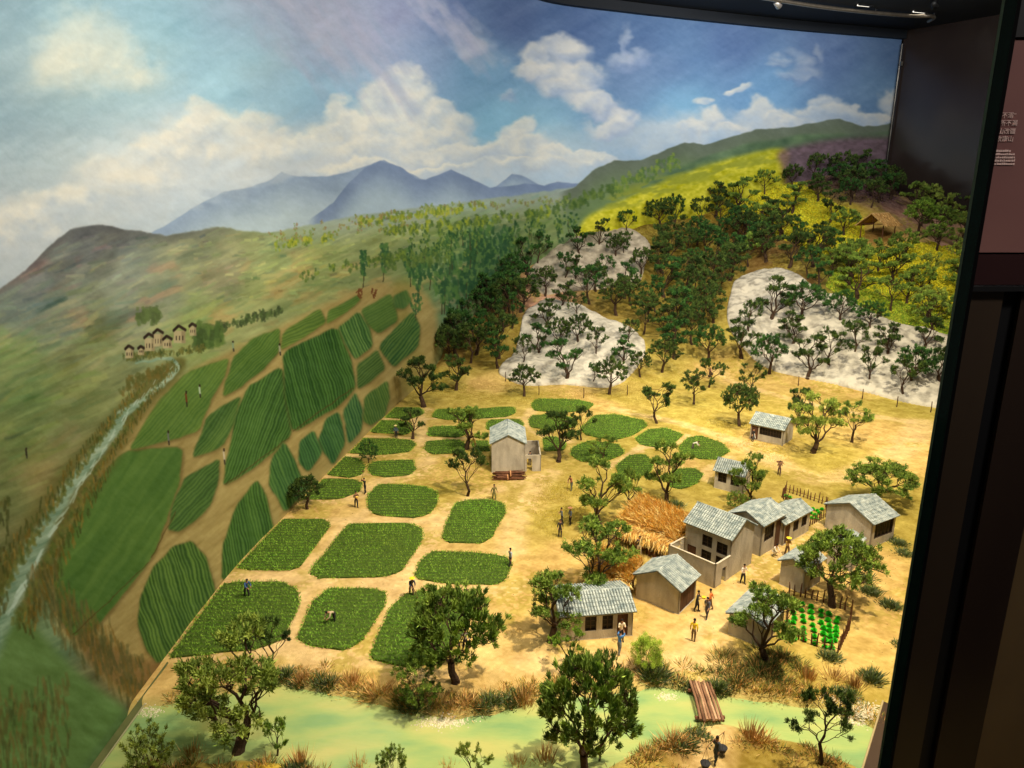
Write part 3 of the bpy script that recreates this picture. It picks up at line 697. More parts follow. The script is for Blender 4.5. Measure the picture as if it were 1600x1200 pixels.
# colour plan of the ground: sand, yellow flock, ochre hill
GW, GH = 2700, 3300
ax = np.linspace(-.5, 2.7, GW, dtype=np.float32); ay = np.linspace(.36, 4.2, GH, dtype=np.float32)
st = 6
lxx, lyy = np.meshgrid(np.append(ax[::st], ax[-1] + .01), np.append(ay[::st], ay[-1] + .01))
gp = []
SAND, SAND2, FLK, OCH, OCH2, PATH, YEL, PUR, PINK, DARK = (194, 162, 98), (208, 178, 116), (170, 152, 72), (130, 112, 46), (112, 94, 42), (204, 172, 118), (196, 182, 40), (104, 80, 74), (196, 150, 126), (120, 92, 50)
for px, py, c in [(450, 900, PATH), (560, 910, PATH), (640, 850, PATH), (680, 810, SAND2), (480, 800, SAND), (700, 740, SAND), (690, 765, FLK), (740, 755, SAND), (620, 620, FLK), (700, 610, FLK), (760, 605, SAND), (800, 620, FLK), (900, 615, SAND), (980, 625, FLK), (650, 625, FLK), (600, 630, SAND),
                  (830, 780, SAND2), (850, 830, FLK), (810, 900, SAND), (870, 900, SAND), (900, 860, SAND), (860, 960, SAND), (900, 1020, SAND2), (760, 1030, SAND2), (640, 1060, SAND), (850, 760, FLK), (880, 800, FLK), (960, 760, FLK), (1000, 700, FLK), (1060, 640, FLK), (950, 630, SAND), (1100, 670, FLK), (1150, 690, SAND),
                  (1200, 720, SAND2), (1250, 740, FLK), (1280, 720, FLK), (1330, 740, FLK), (1180, 740, FLK), (1100, 760, FLK), (1080, 720, SAND), (1380, 680, SAND), (1400, 640, FLK), (1440, 720, SAND), (1300, 600, SAND), (1450, 800, FLK), (1400, 830, FLK), (1400, 900, SAND), (1380, 960, SAND), (1340, 1050, SAND), (1360, 1080, FLK),
                  (1050, 960, SAND), (1090, 1000, SAND2), (1200, 880, SAND), (1150, 930, SAND), (1100, 1040, SAND), (950, 1040, SAND), (1180, 1100, SAND), (1000, 900, FLK), (1010, 940, SAND), (1230, 1050, FLK), (1110, 1160, DARK), (1200, 1180, OCH), (1040, 1180, FLK), (440, 1188, (200, 168, 50)), (330, 1195, FLK), (250, 1060, SAND), (350, 1040, PATH),
                  (600, 1040, SAND), (500, 1040, PATH), (1000, 1060, SAND), (1150, 600, SAND), (1100, 580, SAND), (1060, 560, FLK), (1080, 600, FLK), (1120, 630, FLK), (760, 560, OCH), (700, 540, DARK), (770, 480, DARK), (690, 590, FLK), (830, 500, OCH), (850, 470, PINK),
                  (1040, 500, OCH), (1060, 440, OCH), (1080, 380, OCH), (1100, 520, FLK), (1050, 350, OCH2), (1110, 460, OCH), (1100, 330, (170, 140, 50)), (1000, 400, OCH), (980, 460, OCH), (1130, 400, OCH), (1160, 350, DARK), (1200, 400, DARK), (1250, 440, DARK), (1180, 310, YEL), (1220, 300, YEL), (1260, 330, YEL),
                  (1300, 350, YEL), (1340, 380, (170, 150, 60)), (1400, 400, YEL), (1430, 430, YEL), (1480, 460, YEL), (1400, 450, (150, 160, 50)), (1460, 500, (120, 140, 50)), (1330, 440, (120, 130, 50)), (1300, 410, (110, 110, 40)), (1240, 290, (130, 110, 60)), (1290, 280, PUR), (1340, 290, PUR), (1390, 310, PUR), (1320, 260, PUR), (1440, 330, PINK), (1470, 350, PINK), (1500, 400, PINK), (1420, 330, (150, 110, 90)),
                  (1380, 370, (180, 140, 80))]:
    g = G(px, py); gp.append((g[0], g[1], c))
def idw2(pts, X, Y, p=3.2, e=.03):
    acc = np.zeros(X.shape + (3,), np.float32); wt = np.zeros(X.shape, np.float32)
    for (x, y, c) in pts:
        d = ((X - x) ** 2 + (Y - y) ** 2 + e * e) ** (-p / 2); wt += d
        for k in range(3): acc[..., k] += d * c[k]
    return acc / wt[..., None]
wpx = (fbm(lxx * 9, lyy * 9, 21, 3) - .5) * .12; wpy = (fbm(lxx * 9, lyy * 9, 22, 3) - .5) * .12
gl = idw2(gp, lxx + wpx, lyy + wpy)
def up2(a):
    xi = np.arange(GW) / st; yi = np.arange(GH) / st; x0 = xi.astype(int); y0 = yi.astype(int)
    fx = (xi - x0).astype(np.float32)[None, :]; fy = (yi - y0).astype(np.float32)[:, None]
    if a.ndim == 3: fx = fx[..., None]; fy = fy[..., None]
    r = a[y0][:, x0] * (1 - fx) + a[y0][:, x0 + 1] * fx
    r2 = a[y0 + 1][:, x0] * (1 - fx) + a[y0 + 1][:, x0 + 1] * fx
    return r * (1 - fy) + r2 * fy
GI = up2(gl)
AX, AY = np.meshgrid(ax, ay)
def gwin(x0, y0, x1, y1):
    a = int(max(0, (x0 + .5) / 3.2 * GW)); b = int(min(GW, (x1 + .5) / 3.2 * GW)); c = int(max(0, (y0 - .36) / 3.84 * GH)); d = int(min(GH, (y1 - .36) / 3.84 * GH))
    return slice(c, d), slice(a, b)
def gline(pts_px, wd_m, c, a=.8, soft=.5):
    pts = np.array([p[:2] for p in chaikin([G(*p) for p in pts_px], 2, False)])
    m = wd_m + .02; win = gwin(pts[:, 0].min() - m, pts[:, 1].min() - m, pts[:, 0].max() + m, pts[:, 1].max() + m)
    X = AX[win]; Y = AY[win]; n1 = (fbm(X * 60, Y * 60, 31, 2) - .5) * .012; X = X + n1
    best = np.full(X.shape, 9., np.float32)
    for i in range(len(pts) - 1):
        p, q = pts[i], pts[i + 1]; d = q - p; t = np.clip(((X - p[0]) * d[0] + (Y - p[1]) * d[1]) / ((d ** 2).sum() + 1e-12), 0, 1)
        best = np.minimum(best, np.hypot(X - p[0] - t * d[0], Y - p[1] - t * d[1]) / (wd_m / 2))
    mk = (1 - smooth(1 - soft, 1 + soft, best)) * a * (.55 + .6 * fbm(X * 120, Y * 120, 33, 2))
    GI[win] += (np.asarray(c, np.float32) - GI[win]) * np.clip(mk, 0, 1)[..., None]
LP = (214, 184, 132)
for pts, wd_m in [([(365, 900), (480, 906), (600, 914), (660, 914), (760, 925), (830, 915)], .035), ([(440, 1010), (470, 920), (500, 880), (540, 822), (570, 800)], .03), ([(600, 1010), (615, 940), (650, 880), (700, 800), (760, 770), (840, 745)], .035),
                  ([(420, 810), (520, 816), (600, 812), (680, 818), (700, 790)], .026), ([(300, 1030), (430, 1015), (480, 1022), (560, 1030), (640, 1050), (700, 1060)], .035), ([(450, 780), (500, 785), (570, 775), (590, 750), (660, 745), (670, 715), (665, 690), (650, 660), (665, 640)], .04),
                  ([(500, 745), (570, 742), (660, 742)], .018), ([(530, 712), (600, 714), (660, 706)], .02), ([(570, 682), (640, 684), (655, 690)], .016), ([(590, 655), (650, 656), (680, 654), (760, 654), (820, 652)], .016), ([(660, 686), (730, 686), (770, 680)], .016), ([(660, 712), (760, 716)], .016),
                  ([(830, 640), (822, 660), (840, 680), (890, 690)], .03), ([(1010, 690), (985, 712), (950, 730)], .024), ([(1075, 680), (1050, 700), (990, 700), (1000, 706)], .018), ([(960, 640), (1060, 660), (1150, 690), (1170, 700)], .04), ([(1100, 750), (1110, 730), (1140, 715)], .03),
                  ([(860, 740), (830, 770), (800, 820), (800, 860)], .05), ([(1090, 1075), (1100, 1000), (1130, 950), (1190, 890), (1260, 840), (1290, 825)], .06), ([(830, 1040), (930, 1040), (1060, 1040)], .05), ([(1180, 700), (1220, 730), (1300, 760), (1420, 700), (1440, 660)], .07), ([(1110, 1130), (1110, 1200)], .05), ([(1120, 580), (1180, 610), (1300, 640), (1420, 660)], .04)]:
    gline(pts, wd_m, LP, .75)
n1 = (fbm(AX * 55, AY * 55, 41, 3) - .5); n2 = (fbm(AX * 260, AY * 260, 42, 2) - .5)
flk = np.clip((fbm(AX * 13, AY * 13, 43, 3) - .50) * 6, 0, 1) * .6 * (fbm(AX * 150, AY * 150, 44, 2) > .42)
GI += (np.array((160, 144, 62), np.float32) - GI) * flk[..., None]
GI += (n1 * 54)[..., None] * np.array([1, 1, .8], np.float32) + (n2 * 30)[..., None]
# speckles of flock crumbs
sp = vnoise(AX * 420, AY * 420, 45)
GI[sp > .985] *= .72
# bed and shoals of the river
rv = river_in(AX[:1200:1, :], AY[:1200:1, :])
shore = smooth(-.02, .01, rv)
GI[:1200] += (np.array((186, 178, 110), np.float32) - GI[:1200]) * (shore * .9)[..., None]
GI = np.clip(GI, 3, 250)
TX = np.ones((GH, GW, 4), np.float32); TX[..., :3] = GI / 255.
M['ground'] = image_mat('ground_flock', make_image('ground_plan', TX), .95, .1, .55, 900, .0016)
me = new_mesh('ground', vs, fs, M['ground'], True)
set_uv(me, np.stack([(vs[:, 0] + .5) / 3.2, (vs[:, 1] - .36) / 3.84], 1))
tag(ob('ground', me), kind='structure')
del TX, GI, rv, shore, n1, n2, flk, sp, AX, AY

# water: milky green resin
wxs = np.linspace(-.46, 1.3, 120); vs = []; 
for x in wxs:
    n = np.interp(x, BN[:, 0], BN[:, 1]) + .012; s = np.interp(x, BS[:, 0], BS[:, 1]) - .012
    for k in range(9): vs.append((x, s + (n - s) * k / 8, -.0062))
fs = [(9 * i + k, 9 * (i + 1) + k, 9 * (i + 1) + k + 1, 9 * i + k + 1) for i in range(119) for k in range(8)]
wm = mat('milky_water', (158, 176, 112), (186, 186, 116), 9, .16, .35, 60, stretch=(1, 2.6, 1), spec=.5, lo=.34, hi=.66)
nt = wm.node_tree
r = [n for n in nt.nodes if n.type == 'VALTORGB'][0]
e = r.color_ramp.elements.new(.48); e.color = rgba((160, 180, 112)); r.color_ramp.elements[0].color = rgba((132, 166, 110))
tag(ob('river_water', new_mesh('water', vs, fs, wm, True)), kind='structure')

# ------------------------------------------------------------------ bare limestone sheets on the slope
M['rock'] = mat('limestone', (150, 144, 131), (206, 199, 182), 30, .9, 1.0, 160, lo=.34, hi=.56)
M['rock_grey'] = mat('weathered_limestone', (128, 118, 102), (194, 182, 160), 26, .9, 1.0, 140, lo=.3, hi=.62)
def outcrop(poly_px, name, label, lift=.006, rk='rock'):
    pl = np.array([G(*p)[:2] for p in poly_px]); pl = np.array(chaikin(pl, 2))
    x0, y0 = pl.min(0); x1, y1 = pl.max(0); d = .0085
    xs = np.arange(x0 - d, x1 + d, d); ys = np.arange(y0 - d, y1 + d, d); X, Y = np.meshgrid(xs, ys)
    # signed distance to the outline
    D = np.full(X.shape, 9.)
    NX = np.zeros(X.shape); NY = np.zeros(X.shape)
    for i in range(len(pl)):
        p, q = pl[i], pl[(i + 1) % len(pl)]; e = q - p; t = np.clip(((X - p[0]) * e[0] + (Y - p[1]) * e[1]) / ((e ** 2).sum() + 1e-12), 0, 1)
        qx = p[0] + t * e[0]; qy = p[1] + t * e[1]; dd = np.hypot(X - qx, Y - qy); m = dd < D
        D[m] = dd[m]; NX[m] = qx[m]; NY[m] = qy[m]
    ins = pip(pl.tolist(), X, Y)
    ok = ins | (D < d * .9)
    X2 = np.where(ins, X, NX); Y2 = np.where(ins, Y, NY); D2 = np.where(ins, D, 0)
    crag = (np.abs(fbm(X2 * 16, Y2 * 16, 71, 4) - .5) * -2 + .35) * .022 + (np.abs(fbm(X2 * 50 + Y2 * 20, Y2 * 14, 72, 3) - .5)) * .018 + (np.abs(fbm(X2 * 95, Y2 * 60, 74, 2) - .5)) * .010
    Z = ZF(X2, Y2) + lift * smooth(0, .012, D2) + crag * smooth(.0, .05, D2) + .003 + (fbm(X2 * 60, Y2 * 60, 5, 2)) * .004 * (D2 < .01)
    idx = np.arange(X.size).reshape(X.shape)
    q = np.stack([idx[:-1, :-1], idx[:-1, 1:], idx[1:, 1:], idx[1:, :-1]], -1).reshape(-1, 4)
    q = q[ok.ravel()[q].all(1)]
    V = np.stack([X2.ravel(), Y2.ravel(), Z.ravel()], 1)
    used = np.unique(q); re = np.full(X.size, -1); re[used] = np.arange(len(used))
    V = V[used]; q = re[q]
    # rim down to the soil
    from collections import Counter
    ed = Counter()
    for f in q:
        for k in range(4): ed[(min(f[k], f[(k + 1) % 4]), max(f[k], f[(k + 1) % 4]))] += 1
    rim = [(f[k], f[(k + 1) % 4]) for f in q for k in range(4) if ed[(min(f[k], f[(k + 1) % 4]), max(f[k], f[(k + 1) % 4]))] == 1]
    low = {}; VL = V.tolist()
    for a_, b_ in rim:
        for v_ in (a_, b_):
            if v_ not in low:
                low[v_] = len(VL); VL.append([V[v_][0], V[v_][1], float(ZF(V[v_][0], V[v_][1])) - .004])
    F2 = [tuple(int(c) for c in f) for f in q] + [(int(b_), int(a_), low[a_], low[b_]) for a_, b_ in rim]
    o = ob(name, new_mesh(name, VL, F2, M[rk], True)); return tag(o, label, 'rock outcrop')
RK1 = [(905, 352), (930, 344), (965, 352), (1000, 366), (1020, 388), (1008, 410), (1004, 440), (985, 452), (955, 448), (915, 456), (880, 455), (850, 462), (828, 448), (824, 425), (850, 400), (880, 368)]
RK2 = [(848, 468), (870, 470), (900, 475), (930, 490), (965, 505), (995, 520), (1010, 540), (1006, 562), (985, 590), (965, 603), (940, 607), (905, 604), (870, 601), (830, 604), (805, 600), (790, 592), (776, 583), (788, 566), (808, 545), (815, 510), (820, 485)]
RK3 = [(1150, 436), (1178, 424), (1210, 420), (1240, 424), (1258, 440), (1282, 458), (1310, 462), (1335, 470), (1352, 488), (1385, 500), (1420, 512), (1460, 520), (1500, 530), (1530, 600), (1480, 640), (1430, 634), (1380, 622), (1320, 605), (1260, 592), (1215, 583), (1190, 572), (1160, 545), (1142, 520), (1134, 495), (1140, 465)]
outcrop(RK1, 'limestone_outcrop', 'grey cream limestone outcrop capping the left hill beneath the painted forest', rk='rock_grey')
outcrop(RK2, 'limestone_outcrop', 'pale cream limestone sheet low on the left slope above the field plots')
outcrop(RK3, 'limestone_outcrop', 'broad pale limestone sheet on the right slope beside the glass edge')

# ------------------------------------------------------------------ leaf-like geometry
def blades(P, D, L, Wd, tint=None, tri=False):
    """P, D (n,3) base and unit direction, L, Wd (n,) -> verts, faces; every blade a slim kite"""
    n = len(P); r = rng.normal(size=(n, 3)); S = np.cross(D, r); S /= np.linalg.norm(S, axis=1)[:, None] + 1e-9
    L = np.broadcast_to(L, n)[:, None]; Wd = np.broadcast_to(Wd, n)[:, None]
    if tri:
        V = np.stack([P - S * Wd / 2, P + S * Wd / 2, P + D * L], 1).reshape(-1, 3); Fq = np.arange(3 * n).reshape(-1, 3); k = 3
    else:
        V = np.stack([P, P + D * L * .5 + S * Wd / 2, P + D * L, P + D * L * .5 - S * Wd / 2], 1).reshape(-1, 3); Fq = np.arange(4 * n).reshape(-1, 4); k = 4
    T = None if tint is None else np.repeat(tint, k, 0)
    return V, Fq, T
def unit(v): return v / (np.linalg.norm(v, axis=-1, keepdims=True) + 1e-12)
def pick(cols, n, jit=.12):
    c = srgb(np.array(cols))[rng.integers(0, len(cols), n)]
    return np.clip(c * (1 + rng.normal(0, jit, (n, 1))), 0, 1)

# crop plots -----------------------------------------------------------------
PLOTS = [
 ([(417, 813), (505, 812), (516, 823), (472, 884), (455, 891), (362, 890)], 'bright plot touching the painted wall, above the plot with the blue figure'),
 ([(342, 912), (438, 910), (462, 921), (468, 945), (440, 1000), (400, 1014), (330, 1022), (246, 1030)], 'biggest front-left plot with the bent figure in blue'),
 ([(545, 819), (640, 819), (660, 828), (658, 846), (627, 893), (600, 902), (500, 904), (485, 898), (492, 885)], 'wide four-cornered plot in the middle of the front fields'),
 ([(593, 757), (660, 761), (680, 769), (684, 786), (670, 803), (645, 810), (590, 805), (577, 796), (576, 775)], 'plump rounded plot left of the bare-trunked tree'),
 ([(712, 785), (760, 782), (786, 788), (789, 802), (770, 838), (750, 850), (700, 848), (690, 840)], 'upright plot with the olive figure at its top corner'),
 ([(675, 864), (740, 865), (790, 872), (798, 880), (790, 905), (770, 915), (700, 912), (655, 905), (650, 897), (660, 877)], 'long low plot with a leaning grey figure at its right end'),
 ([(513, 922), (590, 922), (603, 932), (600, 947), (567, 998), (545, 1013), (530, 1016), (475, 1005), (466, 997), (490, 941)], 'plot with the bare-armed worker bending in it'),
 ([(637, 928), (690, 924), (740, 934), (725, 985), (690, 1035), (640, 1042), (585, 1031), (580, 1018), (610, 952)], 'plot under the big fan-shaped tree by the river bank'),
 ([(502, 749), (550, 750), (565, 756), (562, 768), (530, 780), (470, 780), (488, 761)], 'small plot beside the dark tree at the painted wall'),
 ([(522, 714), (560, 717), (570, 730), (565, 742), (545, 747), (508, 742), (499, 735)], 'small plot just left of the narrow gap behind the hoeing man'),
 ([(585, 722), (645, 720), (649, 733), (640, 743), (600, 746), (581, 742), (575, 731)], 'small plot just right of the narrow gap behind the hoeing man'),
 ([(548, 685), (640, 688), (649, 695), (640, 706), (600, 711), (530, 708), (536, 696)], 'plot with the little round dark tree at its front edge'),
 ([(576, 657), (640, 660), (645, 671), (635, 680), (562, 675)], 'plot with the straw-hatted figure on its front edge'),
 ([(600, 637), (655, 638), (662, 647), (640, 655), (588, 652)], 'farthest plot against the painted wall'),
 ([(684, 640), (740, 641), (800, 636), (806, 645), (790, 652), (700, 657), (675, 652)], 'long thin plot behind the crooked tree'),
 ([(672, 668), (720, 667), (732, 677), (715, 684), (668, 682)], 'tiny oval plot left of the crooked tree'),
 ([(667, 690), (715, 688), (731, 697), (722, 708), (675, 710), (664, 702)], 'oval plot below the tiny one left of the crooked tree'),
 ([(765, 657), (810, 656), (819, 665), (800, 672), (758, 672)], 'small plot behind the tall house roof'),
 ([(735, 690), (763, 690), (765, 706), (742, 704)], 'scrap of plot against the left wall of the tall house'),
 ([(840, 624), (900, 625), (928, 632), (915, 642), (880, 645), (835, 642), (831, 632)], 'oval plot nearest the left limestone sheet'),
 ([(832, 650), (870, 648), (897, 655), (895, 668), (860, 673), (830, 668), (827, 658)], 'oval plot second from the left limestone sheet'),
 ([(930, 650), (960, 648), (1005, 658), (1011, 666), (990, 680), (960, 688), (915, 680), (908, 670)], 'large oval plot right of the tree pair behind the courtyard'),
 ([(1015, 672), (1040, 670), (1068, 680), (1050, 694), (1030, 700), (1000, 695), (993, 686)], 'small plot between the large oval and the worker in white'),
 ([(1075, 685), (1095, 682), (1130, 695), (1139, 706), (1120, 718), (1095, 718), (1065, 708), (1061, 700)], 'plot with the bent worker in white'),
 ([(985, 712), (1008, 711), (1020, 725), (1015, 740), (985, 748), (965, 742), (964, 728)], 'round plot left of the gnarled tree behind the straw roof'),
 ([(1050, 735), (1085, 733), (1098, 741), (1090, 755), (1065, 765), (1045, 760)], 'plot right of the gnarled tree behind the straw roof'),
 ([(895, 700), (920, 690), (965, 695), (976, 708), (950, 720), (910, 722), (892, 712)], 'round plot overgrown by the thin tree with clumped crown'),
 ([(848, 685), (870, 684), (884, 694), (880, 704), (850, 705)], 'small plot behind the courtyard of the tall house')]
CG = [(118, 162, 54), (138, 180, 62), (98, 142, 46), (156, 192, 74)]
def wall_x(y):
    m = WC[:, 1] < 2.7
    return np.interp(y, WC[m][:, 1], WC[m][:, 0])
FIELD_POLYS = []
for poly, lab in PLOTS:
    base = np.array([P0(*p)[:2] for p in poly]); base = base + (base - base.mean(0)) / (np.linalg.norm(base - base.mean(0), axis=1)[:, None]) * .005
    pl = np.array(chaikin(base, 2, c0=.10)); pl = pl + rng.normal(0, .0009, pl.shape); pl[:, 0] = np.maximum(pl[:, 0], wall_x(pl[:, 1]) + .004)
    FIELD_POLYS.append(pl.tolist())
    c = pl.mean(0); rel = pl - c; rel0 = rel * (1 - .0035 / np.linalg.norm(rel, axis=1)[:, None])
    t = thing('crop_plot', 'green ' + lab, 'crop plot', (c[0], c[1], 0), group='planted crop plots on the valley floor')
    n = len(pl); h = .0026
    V = [(x, y, -.002) for x, y in rel0] + [(x * .995, y * .995, h + rng.uniform(-.0004, .0004)) for x, y in rel0]
    Fc = [tuple(range(n, 2 * n))] + [(i, (i + 1) % n, n + (i + 1) % n, n + i) for i in range(n)]
    if np.cross(rel[1] - rel[0], rel[2] - rel[1]) < 0 or True:
        A = sum(rel[i][0] * rel[(i + 1) % n][1] - rel[(i + 1) % n][0] * rel[i][1] for i in range(n))
        if A < 0: Fc = [f[::-1] for f in Fc]
    ob('crop_mat', new_mesh('crop_mat', V, Fc, M['mat_soil']), t)
    rs = .0098 if c[1] < 1.25 else .0125; x0, y0 = rel.min(0); x1, y1 = rel.max(0)
    rows = np.arange(y0, y1, rs); xs = np.arange(x0, x1, .0004)
    X, Y = np.meshgrid(xs, rows)
    ph = (fbm((X + c[0]) * 9, (Y + c[1]) * 9, 61, 2) - .5) * .008
    X = X + rng.normal(0, .0006, X.shape); Y = Y + ph + rng.normal(0, .0017, X.shape)
    k = pip(rel.tolist(), X, Y); X = X[k]; Y = Y[k]
    m = len(X); Pb = np.stack([X, Y, np.full(m, h - .001)], 1)
    D = unit(np.stack([rng.normal(0, .8, m), rng.normal(0, .55, m), np.ones(m)], 1))
    clump = vnoise((X + c[0]) * 300, (Y + c[1]) * 200, 7)
    patch = fbm((X + c[0]) * 14, (Y + c[1]) * 14, 65, 3)
    tn = pick(CG, m, .16) * ((.82 + .36 * clump) * (.72 + .56 * patch))[:, None] * np.stack([1.15 - .3 * patch, np.ones(m), np.ones(m)], 1)
    V, Fq, T = blades(Pb, D, rng.uniform(.003, .0056, m), .0013, tn, tri=True)
    o = ob('crop_rows', new_mesh('crop_rows', V, Fq, M['crop'], tint=T), t); tag(o, kind='stuff')

def in_fields(x, y):
    for p in FIELD_POLYS:
        a = np.array(p)
        if a[:, 0].min() <= x <= a[:, 0].max() and a[:, 1].min() <= y <= a[:, 1].max() and bool(pip(p, np.array([x]), np.array([y]))[0]): return True
    return False
# ------------------------------------------------------------------ houses
M['court'] = M['wall']
def wall_mesh(mb, L, H, th, openings, xf):
    """wall in its own plane: u 0..L, z 0..H, front at w=0, back at w=th; openings (u0,u1,z0,z1); xf maps (u,w,z)"""
    us = sorted({0, L} | {round(o[0], 6) for o in openings} | {round(o[1], 6) for o in openings})
    zs = sorted({0, H} | {round(o[2], 6) for o in openings} | {round(o[3], 6) for o in openings})
    solid = {}
    for i in range(len(us) - 1):
        for j in range(len(zs) - 1):
            cu_, cz = (us[i] + us[i + 1]) / 2, (zs[j] + zs[j + 1]) / 2
            solid[i, j] = not any(o[0] < cu_ < o[1] and o[2] < cz < o[3] for o in openings)
    for (i, j), s in solid.items():
        if not s: continue
        a, b, c, d = us[i], us[i + 1], zs[j], zs[j + 1]
        mb.add([xf(a, 0, c), xf(b, 0, c), xf(b, 0, d), xf(a, 0, d)], [(0, 1, 2, 3)])
        mb.add([xf(a, th, c), xf(b, th, c), xf(b, th, d), xf(a, th, d)], [(3, 2, 1, 0)])
        if not solid.get((i - 1, j)): mb.add([xf(a, 0, c), xf(a, 0, d), xf(a, th, d), xf(a, th, c)], [(0, 1, 2, 3)])
        if not solid.get((i + 1, j)): mb.add([xf(b, 0, c), xf(b, 0, d), xf(b, th, d), xf(b, th, c)], [(3, 2, 1, 0)])
        if not solid.get((i, j - 1)) and j > 0: mb.add([xf(a, 0, c), xf(b, 0, c), xf(b, th, c), xf(a, th, c)], [(3, 2, 1, 0)])
        if not solid.get((i, j + 1)): mb.add([xf(a, 0, d), xf(b, 0, d), xf(b, th, d), xf(a, th, d)], [(0, 1, 2, 3)])
def frame_from(Pn, Pl, Pr):
    """near corner, left corner, right-back corner (photo px of the ground line) -> origin, angle, L, W"""
    a, b, c = P0(*Pn)[:2], P0(*Pl)[:2], P0(*Pr)[:2]
    u = a - b; L = np.linalg.norm(u); v = c - a; W = np.linalg.norm(v)
    th1 = math.atan2(u[1], u[0]); th2 = math.atan2(v[1], v[0]) - math.pi / 2
    d = (th2 - th1 + math.pi) % (2 * math.pi) - math.pi
    wgt = W / (L + W)
    return a, th1 + d * wgt, L, W
def roof_slope(mb_s, mb_t, e0, e1, r1, r0, up, th=.0012, seed=0):
    """slab between eave e0-e1 and ridge r0-r1 with rows of half-round tiles on it"""
    e0, e1, r1, r0, up = [np.array(q, float) for q in (e0, e1, r1, r0, up)]
    q = [e0, e1, r1, r0]; mb_s.add(q + [p + up * th for p in q], [(0, 3, 2, 1), (4, 5, 6, 7), (0, 1, 5, 4), (1, 2, 6, 5), (2, 3, 7, 6), (3, 0, 4, 7)])
    L = np.linalg.norm(e1 - e0); S = np.linalg.norm(r0 - e0); nu = max(4, int(L / .0041)); ns = max(3, int(S / .0066))
    ud = (e1 - e0) / L; sd = (r0 - e0) / S; r_ = random.Random(seed)
    for i in range(nu):
        for j in range(ns):
            c = e0 + ud * (L * (i + .5) / nu + r_.uniform(-.0001, .0001)) + sd * (S * j / ns - .0004); ln = S / ns * 1.16; w0 = L / nu * .40; w1 = w0 * .84
            b = up * (th + .0001); lift0 = up * (.0005 + r_.uniform(0, .0003)); vs = []
            for (cc, ww, lf) in ((c, w0, lift0), (c + sd * ln, w1, up * .0)):
                for k in range(4):
                    a = math.pi * k / 3; vs.append(cc + b + lf + ud * math.cos(a) * ww + up * math.sin(a) * ww * .8)
            mb_t.add(vs, [(0, 1, 5, 4), (1, 2, 6, 5), (2, 3, 7, 6), (0, 3, 2, 1)])
def window(parent, xf, u0, u1, z0, z1, bars=(3, 4), th=.0018, sill=False):
    f = .0011; mb = MB()
    def bx(a, b, c, d, w0, w1):
        p = [xf(a, w0, c), xf(b, w0, c), xf(b, w1, c), xf(a, w1, c), xf(a, w0, d), xf(b, w0, d), xf(b, w1, d), xf(a, w1, d)]
        mb.add(p, [(0, 3, 2, 1), (4, 5, 6, 7), (0, 1, 5, 4), (1, 2, 6, 5), (2, 3, 7, 6), (3, 0, 4, 7)])
    bx(u0, u1, z0, z0 + f, .0004, th); bx(u0, u1, z1 - f, z1, .0004, th); bx(u0, u0 + f, z0 + f, z1 - f, .0004, th); bx(u1 - f, u1, z0 + f, z1 - f, .0004, th)
    wnd = ob('window', mb.mesh('window_frame', M['bars']), parent)
    mb = MB(); nb = bars[0]
    for k in range(1, nb):
        c = u0 + (u1 - u0) * k / nb; w = .0005 if (nb % 2 == 0 and k != nb // 2) else .0008
        bx(c - w, c + w, z0 + f, z1 - f, .0009, .0017)
    for k in range(1, bars[1]):
        c = z0 + (z1 - z0) * k / bars[1]; bx(u0 + f, u1 - f, c - .0004, c + .0004, .0011, .0015)
    ob('window_bars', mb.mesh('window_bars', M['bars']), wnd)
    mb = MB(); bx(u0, u1, z0, z1, th + .0012, th + .0018); ob('pane', mb.mesh('pane', M['dark']), wnd)
    return wnd
def door(parent, xf, u0, u1, z0, z1, dark=False):
    mb = MB()
    n = 4
    for k in range(n):
        a = u0 + (u1 - u0) * k / n + .0001; b = u0 + (u1 - u0) * (k + 1) / n - .0001
        w0 = .0008 + (k % 2) * .0002
        p = [xf(a, w0, z0), xf(b, w0, z0), xf(b, .002, z0), xf(a, .002, z0), xf(a, w0, z1), xf(b, w0, z1), xf(b, .002, z1), xf(a, .002, z1)]
        mb.add(p, [(0, 3, 2, 1), (4, 5, 6, 7), (0, 1, 5, 4), (1, 2, 6, 5), (2, 3, 7, 6), (3, 0, 4, 7)])
    return ob('door', mb.mesh('door', M['dark'] if dark else M['door']), parent)
FOOT = []
